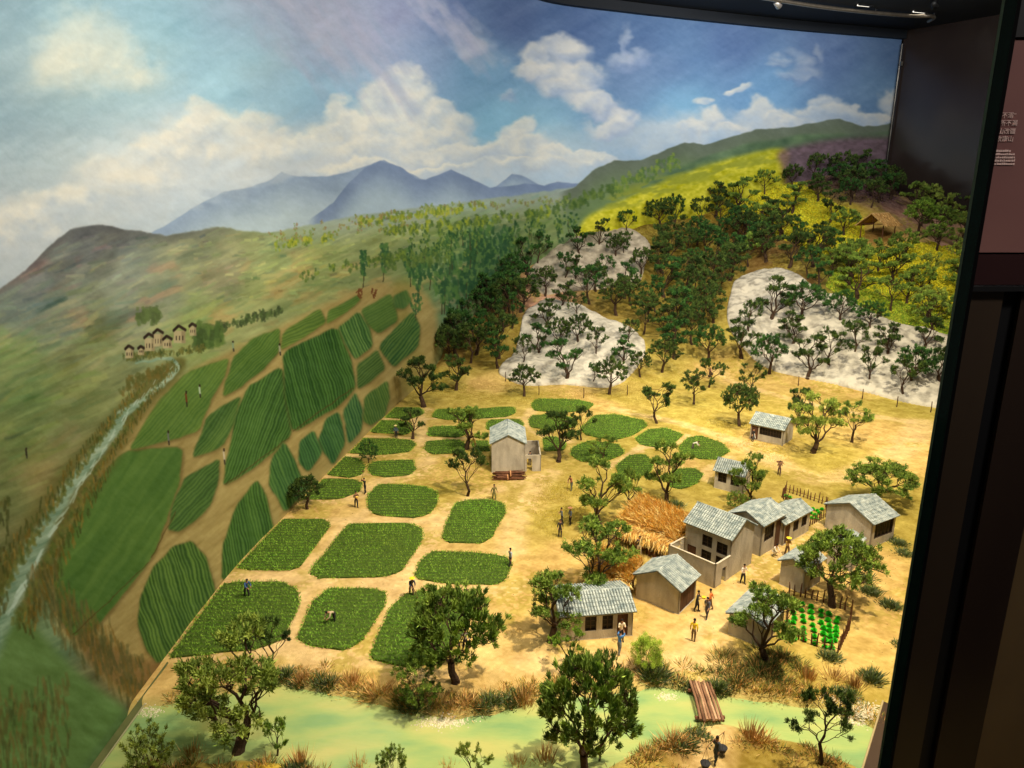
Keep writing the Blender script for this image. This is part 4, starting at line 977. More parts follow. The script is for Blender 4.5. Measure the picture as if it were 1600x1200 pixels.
def house(name, label, near, left, right, h_px, rise, gable, front=(), side=(), W=None, L=None, over=.004, group=None, front_open=None):
    """front: openings on the face left-near; side: openings on the face near-right. ('w'|'d', u0, u1, z0, z1) as fractions"""
    a, ang, L0, W0 = frame_from(near, left, right); L = L or L0; W = W or W0
    p = np.array([a[0], a[1], 0.]); z = float(ZF(a[0], a[1])); H = h_px / PXM(np.array([a[0], a[1], 0])) / math.cos(PITCH + math.atan((near[1] - 600) / F_PX)) * .97
    t = thing(name, label, 'house', (a[0], a[1], z * .5), ang, group)
    FOOT.append((a, ang, L, W))
    mb = MB(); th = .0022; base = -.006
    F_ = lambda u, w_, zz: (-L + u, w_, zz)                     # front face, y = 0
    S_ = lambda u, w_, zz: (-w_, u, zz)                          # right face, x = 0
    def op(lst, LL): return [(o[1] * LL, o[2] * LL, o[3] * H, o[4] * H) for o in lst]
    wall_mesh(mb, L, H, th, op(front, L), F_)
    wall_mesh(mb, W, H, th, [q for q in op(side, W)], S_)
    mb.box((-L, W - th, 0), (-.0001, W - .0001, H)); mb.box((-L + .0001, .0001, 0), (-L + th, W - .0002, H))
    mb.box((-L - .0004, -.0004, base), (.0004, W + .0004, 0.0002))
    r = rise * (L if gable == 'front' else W)
    if gable == 'front':     # ridge runs back, gables at y=0 and y=W
        for y0, y1 in ((0, th), (W - th, W)):
            mb.add([(-L, y0, H), (0, y0, H), (-L / 2, y0, H + r), (-L, y1, H), (0, y1, H), (-L / 2, y1, H + r)], [(0, 1, 2), (5, 4, 3), (0, 2, 5, 3), (1, 4, 5, 2)])
    else:
        for x0, x1 in ((-th, 0), (-L, -L + th)):
            mb.add([(x0, 0, H), (x0, W, H), (x0, W / 2, H + r), (x1, 0, H), (x1, W, H), (x1, W / 2, H + r)], [(2, 1, 0), (3, 4, 5), (3, 5, 2, 0), (1, 2, 5, 4)])
    ob('wall', mb.mesh('wall', M['wall']), t)
    ms, mt = MB(), MB(); o = over; sdn = hash(name) % 97
    if gable == 'front':
        sl = r / (L / 2); dz = sl * o
        for sgn in (1, -1):
            ex = o if sgn > 0 else -L - o; nrm = unit(np.array([sgn * sl, 0, 1.]))
            q = [(ex, -o, H - dz), (ex, W + o, H - dz), (-L / 2, W + o, H + r), (-L / 2, -o, H + r)]
            if sgn > 0: roof_slope(ms, mt, q[0], q[1], q[2], q[3], nrm, seed=sdn)
            else: roof_slope(ms, mt, q[1], q[0], q[3], q[2], nrm, seed=sdn + 1)
        rc = MB(); rc.tube((-L / 2, -o - .0004, H + r + .0014), (-L / 2, W + o + .0004, H + r + .0014), .0015, .0015, 6)
    else:
        sl = r / (W / 2); dz = sl * o
        for sgn in (1, -1):
            ey = -o if sgn > 0 else W + o; nrm = unit(np.array([0, -sgn * sl, 1.]))
            q = [(-L - o, ey, H - dz), (o, ey, H - dz), (o, W / 2, H + r), (-L - o, W / 2, H + r)]
            if sgn > 0: roof_slope(ms, mt, q[0], q[1], q[2], q[3], nrm, seed=sdn)
            else: roof_slope(ms, mt, q[1], q[0], q[3], q[2], nrm, seed=sdn + 1)
        rc = MB(); rc.tube((-L - o - .0004, W / 2, H + r + .0014), (o + .0004, W / 2, H + r + .0014), .0015, .0015, 6)
    rf = ob('roof', ms.mesh('roof', M['roof']), t)
    tag(ob('roof_tiles', mt.mesh('roof_tiles', M['tiles']), rf), kind='stuff'); ob('ridge_cap', rc.mesh('ridge_cap', M['tiles'], True), rf)
    for lst, LL, X in ((front, L, F_), (side, W, S_)):
        for q in lst:
            u0, u1, z0, z1 = q[1] * LL, q[2] * LL, q[3] * H, q[4] * H
            if q[0] == 'w': window(t, X, u0, u1, z0, z1, bars=q[5] if len(q) > 5 else (2, 3))
            elif q[0] == 'd': door(t, X, u0, u1, z0, z1)
            elif q[0] == 'o': door(t, lambda u, w_, zz, X=X: X(u, w_ + .006, zz), u0, u1, z0, z1, True)
    return t, L, W, H
# tall windowless house with a walled yard
tA, LA, WA, HA = house('tall_house', 'tall narrow windowless house with walled yard, firewood at its front', (820, 738), (768.5, 740), (821, 711), 46, .26, 'front', over=.003)
def yard(t, pts, H, th, door_gap=None, name='yard_wall'):
    """open run of wall; pts in the thing's own plan"""
    for i in range(len(pts) - 1):
        p, q = np.array(pts[i], float), np.array(pts[i + 1], float); d = q - p; L = np.linalg.norm(d); d /= L; nrm = np.array([-d[1], d[0]])
        mb = MB(); ops = door_gap[1] if door_gap and door_gap[0] == i else []
        wall_mesh(mb, L, H, th, ops, lambda u, w_, zz: (p[0] + d[0] * u + nrm[0] * w_, p[1] + d[1] * u + nrm[1] * w_, zz))
        mb.V = [(x, y, z if z > 0 else -.005) for x, y, z in mb.V]
        wl_ = ob(name, mb.mesh(name, M['wall']), t)
        mc = MB(); e = .0004
        c = [p + nrm * -e - d * e, q + nrm * -e + d * e, q + nrm * (th + e) + d * e, p + nrm * (th + e) - d * e]
        mc.add([(*v, H + .0002) for v in c] + [(*v, H + .0014) for v in c], [(0, 3, 2, 1), (4, 5, 6, 7), (0, 1, 5, 4), (1, 2, 6, 5), (2, 3, 7, 6), (3, 0, 4, 7)])
        ob('coping', mc.mesh('coping', M['wall_top']), wl_)
cwd = .036
yard(tA, [(.0004, .006), (cwd, .006), (cwd, WA * .95), (.0004, WA * .95)], .037, .002, (0, [(.004, .016, 0, .030)]))
# open hut
tB, LB, WB, HB = house('open_hut', 'low open-fronted hut with long dark window opening under a tiled roof', (1222, 697), (1172, 685), (1236, 686), 26, .30, 'side',
      front=[('d', .03, .24, .04, .86), ('w', .28, .95, .42, .88, (8, 2))])
house('small_house', 'small house with two dark front windows beside the round bush', (1160, 773), (1115, 762), (1172, 763), 30, .42, 'side', front=[('w', .12, .42, .38, .88), ('w', .56, .86, .36, .86)])
# two-storey house with yard
tD, LD, WD, HD = house('two_storey_house', 'two-storey house with four dark windows above a high-walled front yard', (1138, 904), (1068, 874), (1174, 881), 61, .30, 'side',
      front=[('w', .38, .60, .56, .84), ('w', .70, .93, .52, .80), ('w', .38, .60, .18, .46), ('w', .70, .93, .16, .44), ('d', .06, .26, .10, .44)])
qa = P0(1117, 920)[:2]; a, ang = FOOT[-1][0], FOOT[-1][1]
rel = qa - a; c_, s_ = math.cos(-ang), math.sin(-ang); qx, qy = rel[0] * c_ - rel[1] * s_, rel[0] * s_ + rel[1] * c_
dep = -abs(qy); yard(tD, [(-LD - .003, .0), (-LD - .003, dep), (.001, dep), (.001, -.0004)], .040, .0024, (2, [(abs(dep) * .45, abs(dep) * .75, 0, .027)]))
house('street_house', 'long-roofed house with shop window joined to the two-window house', (1187, 870), (1137, 850), (1222, 849), 49, .24, 'front', side=[('w', .12, .55, .40, .86, (4, 3)), ('d', .62, .92, .0, .86)])
house('street_house', 'small gabled house with two windows and a door adjoining the shop-window house', (1222, 853), (1186, 838), (1262, 829), 34, .26, 'front', side=[('d', .05, .25, .02, .84), ('w', .36, .56, .38, .84), ('w', .68, .88, .38, .84)], over=.003)
house('gabled_house', 'grey gabled house at the right edge with a wide dark window below the dome tree', (1359, 856), (1295, 822), (1385, 838), 38, .22, 'front', side=[('w', .12, .92, .30, .90, (5, 3))])
house('garage_house', 'blank-gabled house with a broad brown door facing the street', (1060, 960), (994, 933), (1085, 934), 37, .26, 'front', side=[('d', .06, .94, .0, .88)])
a_, b_ = P0(988, 993), P0(908, 1000)
dr = unit(a_ - b_); back = np.array([-dr[1], dr[0], 0]) * .072
bp = a_ + back; bx_, by_ = project(bp[0], bp[1], 0)
house('long_house', 'low long house with white-tiled roof, two lattice windows and a brown door', (988, 993), (876, 1002), (float(bx_), float(by_)), 38, .17, 'side',
      front=[('w', .33, .49, .32, .88), ('w', .57, .72, .32, .88), ('d', .78, .93, .03, .88)])
house('corner_house', 'small gabled house with one side window under the umbrella tree', (1254, 928), (1214, 915), (1288, 911), 37, .27, 'front', side=[('w', .36, .72, .34, .82, (2, 3))])
house('garden_house', 'blue-grey roofed house half hidden by the two-tiered pad tree', (1190, 1012), (1134, 994), (1232, 978), 32, .22, 'front')
house('hidden_house', 'house mostly hidden behind the umbrella tree, only roof edge and pale wall showing', (1330, 894), (1290, 884), (1352, 876), 33, .2, 'front', over=.002)

# ------------------------------------------------------------------ firewood, bridge, straw roofs, hut, fences, gardens
c = P0(796, 749); t = thing('firewood_bundles', 'two tied bundles of brown sticks stacked before the tall windowless house', 'firewood', c, .06)
for k in range(34):
    lay = 0 if k < 17 else 1; z = .0022 + (.0075 if lay else 0) + rng.uniform(0, .0065); y = rng.uniform(-.006, .005) + lay * .003; x = rng.uniform(-.004, .004)
    mb = MB(); ln = rng.uniform(.026, .036); dz = rng.normal(0, .0011); dy = rng.normal(0, .0018); r0 = rng.uniform(.0009, .0015)
    mb.path([(x - ln, y - dy, z - dz), (x, y + rng.normal(0, .0005), z), (x + ln, y + dy, z + dz)], [r0, r0 * 1.1, r0 * .8], 5); ob('stick', mb.mesh('stick', M['wood']), t)
for x, z in ((-.004, .006), (.002, .0135)):
    mb = MB(); 
    for k in range(10):
        a0, a1 = 2 * math.pi * k / 10, 2 * math.pi * (k + 1) / 10
        mb.tube((x, .0085 * math.cos(a0), z + .0052 * math.sin(a0)), (x, .0085 * math.cos(a1), z + .0052 * math.sin(a1)), .0018, .0018, 5)
    ob('tie', mb.mesh('tie', M['band'], True), t)
B1, B2, B3, B4 = [P0(*p) for p in ((1077, 1071), (1111, 1071), (1131, 1126), (1092, 1127))]
t = thing('plank_bridge', 'narrow brown log bridge crossing the green river', 'bridge', (B1 + B3) / 2)
o_ = (B1 + B3) / 2
LOGM = [M['plank'], mat('log_dark', (96, 66, 48), (150, 112, 84), 60, .9, .4, 500), mat('log_pale', (160, 124, 94), (204, 166, 132), 60, .9, .4, 500)]
for k in range(8):
    f0 = (k + .5) / 8; p = B1 + (B2 - B1) * f0 - o_; q = B4 + (B3 - B4) * f0 - o_; w_ = .00165
    mb = MB(); e = unit(q - p); p = p - e * rng.uniform(.001, .005); q = q + e * rng.uniform(.001, .005)
    mb.path([(p[0], p[1], .003), ((p[0] + q[0]) / 2 + rng.normal(0, .0004), (p[1] + q[1]) / 2, .0048), (q[0], q[1], .0030)], [w_, w_ * .9, w_ * 1.02], 8)
    ob('log', mb.mesh('log', LOGM[k % 3], False), t)
for fr in (.12, .88):
    p = B1 + (B4 - B1) * fr - o_; q = B2 + (B3 - B2) * fr - o_; mb = MB(); mb.tube((p[0] - .003, p[1], -.0015), (q[0] + .003, q[1], -.0015), .0022, .0022, 6); ob('crossbeam', mb.mesh('crossbeam', M['wood']), t)

def straw_roof(name, label, corners_px, zlow, zhigh, nstr, posts=True, group=None):
    """mounded straw roof: corners near-left, near-right, far-right, far-left on the ground plan"""
    C = [P0(*p)[:2] for p in corners_px]; o = np.mean(C, 0); C = [c_ - o for c_ in C]
    t = thing(name, label, 'straw shelter', (o[0], o[1], 0), 0, group)
    def pos(u, v):
        p = (C[0] * (1 - u) + C[1] * u) * (1 - v) + (C[3] * (1 - u) + C[2] * u) * v
        z = zlow + (zhigh - zlow) * (.35 + .65 * math.sin(math.pi * min(.62, v * .5 + .12))) * (.72 + .28 * math.sin(math.pi * (u * .8 + .15))) + .010 * (float(fbm(np.array(u * 3.), np.array(v * 3.), 5, 2)) - .5)
        return np.array([p[0], p[1], z])
    n = 14; V = [pos(i / n, j / n) for j in range(n + 1) for i in range(n + 1)]; m = len(V); V += [v - np.array([0, 0, .007]) for v in V]
    F_ = []
    for j in range(n):
        for i in range(n):
            q = (j * (n + 1) + i, j * (n + 1) + i + 1, (j + 1) * (n + 1) + i + 1, (j + 1) * (n + 1) + i); F_.append(q); F_.append(tuple(a + m for a in q[::-1]))
    for i in range(n):
        for q in ((i, i + 1), ((n) * (n + 1) + i + 1, n * (n + 1) + i), ((i + 1) * (n + 1), i * (n + 1)), (i * (n + 1) + n, (i + 1) * (n + 1) + n)): F_.append((q[1], q[0], q[0] + m, q[1] + m))
    th_ = ob('thatch', new_mesh('thatch', V, F_, M['straw_base'], True), t)
    uv = rng.random((nstr, 2)); P_ = []; D_ = []
    for u, v in uv:
        p = pos(u, v); d = pos(u + .02 * rng.normal(), max(0, v - .05)) - p
        if v < .12: d = d * .5 + np.array([0, -.004, -.006])
        P_.append(p + np.array([0, 0, .0])); nd = unit(d); D_.append(unit(nd + np.array([0, 0, 1.0 if v > .2 else .1]) + rng.normal(0, .25, 3)))
    tn = pick([(252, 214, 128), (246, 198, 106), (254, 230, 160), (230, 178, 94)], nstr, .12)
    V, Fq, T = blades(np.array(P_), np.array(D_), rng.uniform(.012, .026, nstr), .0010, tn)
    tag(ob('straw', new_mesh('straw', V, Fq, M['reed'], tint=T), th_), kind='stuff')
    if posts:
        for u, v in [(.04, .04), (.3, .02), (.6, .02), (.95, .04), (.04, .5), (.96, .5), (.04, .95), (.5, .96), (.96, .95)]:
            p = pos(u, v); mb = MB(); mb.tube((p[0], p[1], -.005), (p[0] + rng.normal(0, .001), p[1], p[2] - .003), .0016, .0013, 6); ob('post', mb.mesh('post', M['wood']), t)
        for v in (.05,):
            mb = MB()
            for z in (.008, .016): mb.path([pos(u, v) * np.array([1, 1, 0]) + np.array([0, 0, z]) for u in np.linspace(.02, .98, 6)], [.0009] * 6, 5)
            ob('rail', mb.mesh('rail', M['wood']), t)
    return t
M['straw_base'] = mat('straw_mass', (176, 130, 66), (214, 166, 92), 200, .95, .8, 900, stretch=(1, .3, 1))
straw_roof('straw_shelter', 'big orange straw roof on low stakes behind the two-storey house', [(958, 848), (1052, 884), (1088, 846), (1000, 808)], .018, .046, 8000)
straw_roof('straw_shelter', 'smaller straw roof behind the pad tree left of the blank-gabled house', [(915, 926), (978, 940), (1004, 900), (930, 886)], .014, .036, 4000)
g = G(1370, 372)
t = thing('thatched_hut', 'open thatched hut on four posts high on the flowering right slope', 'hut', g, -.87)
s = 1 / PXM(g); W_, D2, hh, rs_ = 36 * s, 46 * s, 22 * s, 15 * s
for x in (-.46, .46):
    for y in (-.46, .46):
        z0 = -.03; mb = MB(); mb.tube((x * W_, y * D2, z0), (x * W_, y * D2, hh), .0026, .0022, 6); ob('post', mb.mesh('post', M['wood']), t)
mb = MB()
for x in (-.46, .46): mb.tube((x * W_, -.5 * D2, hh), (x * W_, .5 * D2, hh), .0018, .0018, 5); mb.tube((x * W_, -.46 * D2, hh), (x * .0 * W_, -.46 * D2, hh + rs_), .0018, .0018, 5)
mb.tube((-.5 * W_, -.46 * D2, hh), (.5 * W_, -.46 * D2, hh), .0018, .0018, 5); mb.tube((0, -.46 * D2, hh), (0, -.46 * D2, hh + rs_), .0014, .0014, 5)
ob('beams', mb.mesh('beams', M['wood']), t)
mb = MB(); ex = .62 * W_; ey = .64 * D2; dz = rs_ * .22; th = .005
for sg in (-1, 1):
    q = [(0, -ey, hh + rs_), (0, ey, hh + rs_), (sg * ex, ey, hh - dz), (sg * ex, -ey, hh - dz)]
    f = [(0, 3, 2, 1), (4, 5, 6, 7), (0, 1, 5, 4), (1, 2, 6, 5), (2, 3, 7, 6), (3, 0, 4, 7)]
    if sg > 0: q = q[::-1]
    mb.add(q + [(a, b, c_ + th) for a, b, c_ in q], f)
M['pale_thatch'] = mat('pale_thatch', (168, 132, 76), (200, 164, 104), 160, .95, .8, 700, stretch=(.3, 1, .3))
rf = ob('thatch_roof', mb.mesh('thatch_roof', M['pale_thatch']), t)
nb = 1500; sg = rng.choice([-1, 1], nb); u = rng.random(nb); y = rng.uniform(-ey, ey, nb)
Pb = np.stack([sg * ex * u, y, hh + rs_ - (rs_ + dz) * u + th + .0006], 1); D = unit(np.stack([sg * ex, rng.normal(0, .012, nb), np.full(nb, -(rs_ + dz))], 1) + rng.normal(0, .004, (nb, 3)))
V, Fq, T = blades(Pb, D, rng.uniform(.010, .018, nb), .0022, pick([(206, 168, 104), (184, 144, 84), (158, 120, 64)], nb)); tag(ob('straw', new_mesh('straw', V, Fq, M['reed'], tint=T), rf), kind='stuff')
g2 = G(1376, 378)

def stake_fence(label, pts_px, gap=.0068, h=.021, rails=1, closed=True, name='stake_fence', sd=1, thick=.0012):
    r_ = random.Random(sd); pts = [P0(*p)[:2] for p in pts_px]
    if closed: pts = pts + [pts[0]]
    o = np.mean(pts, 0); t = thing(name, label, 'fence', (o[0], o[1], 0))
    sh = []
    for i in range(4):
        mb = MB(); mb.path([(0, 0, -.004), (r_.uniform(-.0006, .0006), 0, h * .5), (r_.uniform(-.001, .001), r_.uniform(-.001, .001), h)], [thick, thick * .9, thick * .6], 5); sh.append(mb.mesh('stake', M['wood']))
    rb = MB()
    for i in range(len(pts) - 1):
        p, q = pts[i] - o, pts[i + 1] - o; L = np.linalg.norm(q - p); n = max(1, int(L / gap))
        for k in range(n):
            c_ = p + (q - p) * (k + r_.uniform(-.12, .12)) / n; s = ob('stake', sh[r_.randrange(4)], t, (c_[0], c_[1], 0), r_.uniform(0, 6)); s.scale = (1, 1, r_.uniform(.75, 1.15))
        for j in range(rails):
            z = h * (.35 + .3 * j); rb.path([(*(p + (q - p) * f_), z + r_.uniform(-.001, .001)) for f_ in np.linspace(0, 1, 5)], [.0006] * 5, 4)
    if rails: ob('rail', rb.mesh('rail', M['wood']), t)
    return t
stake_fence('stake fence of uneven brown sticks round the larger cabbage garden', [(1232, 930), (1268, 936), (1330, 957), (1326, 985), (1309, 1021), (1256, 1004), (1228, 990)], gap=.0076, sd=3)
stake_fence('stake fence round the small cabbage patch beyond the street houses', [(1262, 824), (1293, 806), (1290, 789), (1228, 768), (1222, 778)], gap=.0076, sd=4)
stake_fence('short row of blackened stakes beside the big straw roof', [(1040, 800), (1062, 812), (1080, 824), (1092, 836)], gap=.008, closed=False, sd=5, rails=1)
stake_fence('low twiggy stake fence between the two straw roofs', [(972, 846), (1000, 856), (1020, 872), (1030, 890)], gap=.009, closed=False, sd=6, h=.014)
# edging posts at the foot of the limestone
def ordinal_(i): return ['leftmost', 'second', 'third', 'fourth'][i]
for k, (px, py) in enumerate([(790, 596), (842, 618), (912, 622), (980, 618), (1247, 603), (1347, 624), (1401, 636), (1454, 645)]):
    g = G(px, py); mb = MB(); mb.path([(0, 0, -.004), (.0003, 0, .015), (-.0004, 0, .032)], [.0016, .0014, .0012], 6)
    o = ob('edge_post', mb.mesh('edge_post', M['post']), None, g)
    tag(o, 'thin dark post, ' + ordinal_(k % 4) + (' from the left of four below the lower left limestone' if k < 4 else ' from the left of four below the right limestone sheet'), 'post', 'thin posts along the limestone edge')
# cabbages
def cabbage_mesh(sd):
    r_ = np.random.default_rng(sd); V, F_ = [], []
    for ring, (nl, tilt, ln, wd_) in enumerate([(5, 1.25, .0052, .0050), (5, .85, .0050, .0046), (4, .45, .0042, .0038)]):
        for k in range(nl):
            a = 2 * math.pi * k / nl + ring * .6 + r_.uniform(-.2, .2); d = np.array([math.cos(a) * math.sin(tilt), math.sin(a) * math.sin(tilt), math.cos(tilt)]); s_ = np.array([-math.sin(a), math.cos(a), 0])
            up = np.cross(d, s_); up = up if up[2] > 0 else -up; b = np.array([0, 0, .0006 + ring * .0006]); n = len(V)
            V += [b, b + d * ln * .5 - s_ * wd_ * .5 + up * .0007, b + d * ln * .5 - up * .0004, b + d * ln * .5 + s_ * wd_ * .5 + up * .0007, b + d * ln * .95 - s_ * wd_ * .3 + up * .0012, b + d * ln + up * .0006, b + d * ln * .95 + s_ * wd_ * .3 + up * .0012]
            F_ += [(n, n + 2, n + 1), (n, n + 3, n + 2), (n + 1, n + 2, n + 5, n + 4), (n + 2, n + 3, n + 6, n + 5)]
    return new_mesh('cabbage', V, F_, M['cabbage'], True)
CM = [cabbage_mesh(i) for i in range(4)]
def cab(px, py, lab, grp):
    p = P0(px, py); z = float(ZF(p[0], p[1])); o = ob('cabbage', CM[rng.integers(0, 4)], None, (p[0], p[1], z), rng.uniform(0, 6)); o.scale = [float(rng.uniform(.9, 1.15))] * 3
    tag(o, lab, 'cabbage', grp)
rows_ = [((1241, 942), (1240, 1000), 8), ((1254, 946), (1256, 1001), 7), ((1267, 950), (1273, 1007), 7), ((1281, 956), (1289, 1012), 7), ((1293, 962), (1299, 1014), 7), ((1308, 968), (1306, 1002), 6)]
for j, (p, q, n) in enumerate(rows_):
    for k in range(n):
        f = k / (n - 1); cab(p[0] + (q[0] - p[0]) * f + rng.normal(0, .8), p[1] + (q[1] - p[1]) * f + rng.normal(0, .6), 'bright green cabbage in the ' + ['leftmost', 'second', 'third', 'fourth', 'fifth', 'rightmost'][j] + ' row of the larger garden', 'cabbages in row ' + str(j + 1) + ' of the larger garden')
cab(1231, 973, 'bright green cabbage standing apart at the left fence of the larger garden', None)
for px, py in [(1228, 777), (1234, 779), (1262, 794), (1270, 797), (1277, 799), (1284, 797), (1266, 803), (1273, 806), (1280, 803), (1268, 811), (1275, 812)]:
    cab(px, py, 'bright green cabbage in the small patch beyond the street houses', 'cabbages in the small patch')
# ------------------------------------------------------------------ trees
def tips_for(style, r, near=False):
    T = []
    if style in ('umbrella', 'fan'):
        n = (300 if near else 160) if style == 'umbrella' else 360
        hubs = []
        nh = (34 if near else 20) if style == 'umbrella' else 42
        for i in range(nh):
            a = i * 2.39996 + r.uniform(-.25, .25); e = math.asin(-.1 + 1.08 * (i + .5) / nh); q = r.uniform(.78, 1.0)
            hubs.append((.45 * q * math.cos(e) * math.cos(a), .45 * q * math.cos(e) * math.sin(a), .50 + .42 * q * math.sin(e)))
        for k in range(n):
            h_ = hubs[k % len(hubs)]; s_ = .055 if style == 'umbrella' else .05
            T.append((h_[0] + r.gauss(0, s_), h_[1] + r.gauss(0, s_), min(.98, h_[2] + r.gauss(0, .032))))
        lobes = [(r.uniform(-.34, .34), r.uniform(-.34, .34), r.uniform(.5, .82), r.uniform(.14, .24)) for _ in range(7)]
        while len(T) < n:
            a = r.uniform(0, 2 * math.pi); e = math.asin(r.uniform(-.12, 1)); rad = r.uniform(.55, 1.0)
            x = .5 * rad * math.cos(e) * math.cos(a); y = .5 * rad * math.cos(e) * math.sin(a); z = .52 + .42 * rad * math.sin(e)
            gap = math.sin(3 * a + r.seed_ph) * .5 + math.sin(5 * a + 1.7 * r.seed_ph) * .35 + math.sin(4 * e + r.seed_ph) * .3
            if gap < -.6 and r.random() < .7: continue
            T.append((x, y, z))
    elif style in ('pads', 'crooked'):
        k = 8 if style == 'pads' else 6
        for i in range(k):
            a = i * 2.4 + r.uniform(-.5, .5); z = .40 + .52 * (i / (k - 1)) + r.uniform(-.05, .05); rad = r.uniform(.22, .42) * (1 - .55 * max(0, z - .6) / .4)
            cx, cy = rad * math.cos(a), rad * math.sin(a); pr_ = r.uniform(.13, .2)
            for _ in range(20):
                b = r.uniform(0, 2 * math.pi); q = math.sqrt(r.random()) * pr_
                T.append((cx + q * math.cos(b), cy + q * math.sin(b), z + r.uniform(-.02, .06)))
    elif style == 'sparse':
        for i in range(11):
            a = i * 2.4 + r.uniform(-.4, .4); e = r.uniform(.0, 1.2); rad = r.uniform(.34, .48)
            cx, cy, cz = rad * math.cos(e) * math.cos(a), rad * math.cos(e) * math.sin(a), .5 + .42 * math.sin(e)
            for _ in range(8): T.append((cx + r.gauss(0, .045), cy + r.gauss(0, .045), min(.97, cz + r.gauss(0, .04))))
    elif style == 'bush':
        for _ in range(130):
            a = r.uniform(0, 2 * math.pi); e = math.asin(r.uniform(-.85, 1)); rad = r.uniform(.5, 1)
            T.append((.5 * rad * math.cos(e) * math.cos(a), .5 * rad * math.cos(e) * math.sin(a), .5 + .46 * rad * math.sin(e)))
    return np.array(T)
GREENS = {'dark': [(68, 90, 40), (86, 108, 48), (48, 70, 34)], 'mid': [(116, 142, 58), (136, 160, 66), (92, 120, 50)], 'olive': [(142, 160, 68), (160, 176, 78), (118, 140, 60)], 'lime': [(176, 200, 74), (190, 212, 88), (150, 180, 60)], 'bright': [(118, 150, 52), (138, 168, 62), (98, 132, 48)], 'deep': [(58, 98, 44), (72, 112, 50), (44, 78, 38)]}
PROTO = {}
def tree_meshes(style, seed, green, fine=1.0):
    key = (style, seed, green, fine)
    if key in PROTO: return PROTO[key]
    r = random.Random(seed * 77 + len(style)); r.seed_ph = seed * 1.37
    T = tips_for(style, r, fine > 1.1); N = len(T); mb = MB(); tuft = []
    lean = np.array([r.uniform(-.07, .07), r.uniform(-.07, .07), 0])
    hub = np.array([0, 0, .26 if style in ('umbrella', 'sparse') else .2]) + lean
    if style == 'bush': hub = np.array([0, 0, .08])
    r0 = .036 if style != 'sparse' else .026
    if style in ('pads', 'crooked'): r0 = .044
    if style == 'bush': r0 = .02
    rad = lambda n: max(.0042, r0 * (n / N) ** .55)
    def grow(p, idx, depth, d0):
        n = len(idx); pts = T[idx]
        if n == 1 or depth > 9:
            for t in pts:
                mid = (p + t) / 2 + np.array([r.gauss(0, .012), r.gauss(0, .012), -.012])
                mb.tube(p, mid, rad(1) * 1.2, rad(1), 3, False); mb.tube(mid, t, rad(1), rad(1) * .6, 3, False)
                tuft.append((mid, t))
            return
        c = pts.mean(0); dv = c - p; fr = .42 if n > 6 else .5
        q = p + dv * fr + np.array([r.gauss(0, .022), r.gauss(0, .022), r.gauss(0, .012) - .01])
        nn = 7 if n > N * .4 else (5 if n > 6 else 4)
        mid = (p + q) / 2 + np.array([r.gauss(0, 1), r.gauss(0, 1), r.gauss(0, .4)]) * np.linalg.norm(q - p) * .09
        ra, rb = rad(n) * 1.0, rad(n) * .82
        mb.tube(p, mid, ra, (ra + rb) / 2, nn, False); mb.tube(mid, q, (ra + rb) / 2, rb, nn, False)
        rel = pts - q; rel = rel - rel.mean(0)
        u, s, vt = np.linalg.svd(rel, full_matrices=False); pr_ = rel @ vt[0]; med = np.median(pr_)
        A = idx[pr_ <= med]; B = idx[pr_ > med]
        if len(A) == 0 or len(B) == 0: A, B = idx[:n // 2], idx[n // 2:]
        grow(q, A, depth + 1, dv); grow(q, B, depth + 1, dv)
    # trunk with a flared foot and a slight kink
    k1 = hub * .5 + np.array([r.gauss(0, .012), r.gauss(0, .012), 0])
    mb.tube((0, 0, -.03), (0, 0, .02), r0 * 1.7, r0 * 1.25, 8); mb.tube((0, 0, .02), k1, r0 * 1.25, r0 * 1.05, 8, False); mb.tube(k1, hub, r0 * 1.05, r0, 8, False)
    # main forks by direction
    ang = np.arctan2(T[:, 1], T[:, 0]); nf = 4 if style != 'bush' else 6
    lab = ((ang + math.pi + seed) / (2 * math.pi / nf)).astype(int) % nf
    top = T[:, 2] > .78
    for f in range(nf):
        idx = np.nonzero((lab == f) & ~top)[0]
        if len(idx): grow(hub, idx, 0, None)
    idx = np.nonzero(top)[0]
    if len(idx): grow(hub, idx, 0, None)
    mid = np.array([t[0] for t in tuft]); tip = np.array([t[1] for t in tuft]); n = len(tip)
    K = int({'umbrella': 46 if len(T) < 200 else 32, 'fan': 34, 'pads': 46, 'crooked': 50, 'sparse': 46, 'bush': 44}[style] * fine)
    out = unit(tip - np.array([0, 0, .38 if style != 'bush' else .2])) * (.9 if style == 'fan' else .55) + unit(tip - mid) * .5 + np.array([0, 0, .6])
    sprd = {'umbrella': .55, 'fan': .34, 'pads': .8, 'crooked': .6, 'sparse': .6, 'bush': .9}[style]
    base = np.repeat(mid * .45 + tip * .55, K, 0) + (rng.random((n * K, 1)) * .9) * np.repeat(tip - (mid * .45 + tip * .55), K, 0)
    base += rng.normal(0, (.014 if fine < 3 else .035) if style not in ('fan',) else .010, (n * K, 3))
    D = unit(np.repeat(unit(out), K, 0) + rng.normal(0, sprd, (n * K, 3)))
    Ln = rng.uniform(.028, .066, n * K) * (1.25 if style == 'fan' else 1.0); Wd = rng.uniform(.009, .016, n * K)
    tin = np.repeat(pick(GREENS[green], n, .16), K, 0) * (1 + rng.normal(0, .16, (n * K, 1)))
    V, Fq, Tt = blades(base, D, Ln / fine ** .3, Wd / fine ** .35, np.clip(tin, 0, 1))
    tm = mb.mesh('trunk', M['bark'], False); cm = new_mesh('crown', V, Fq, M['leaf'], tint=Tt)
    PROTO[key] = (tm, cm); return PROTO[key]
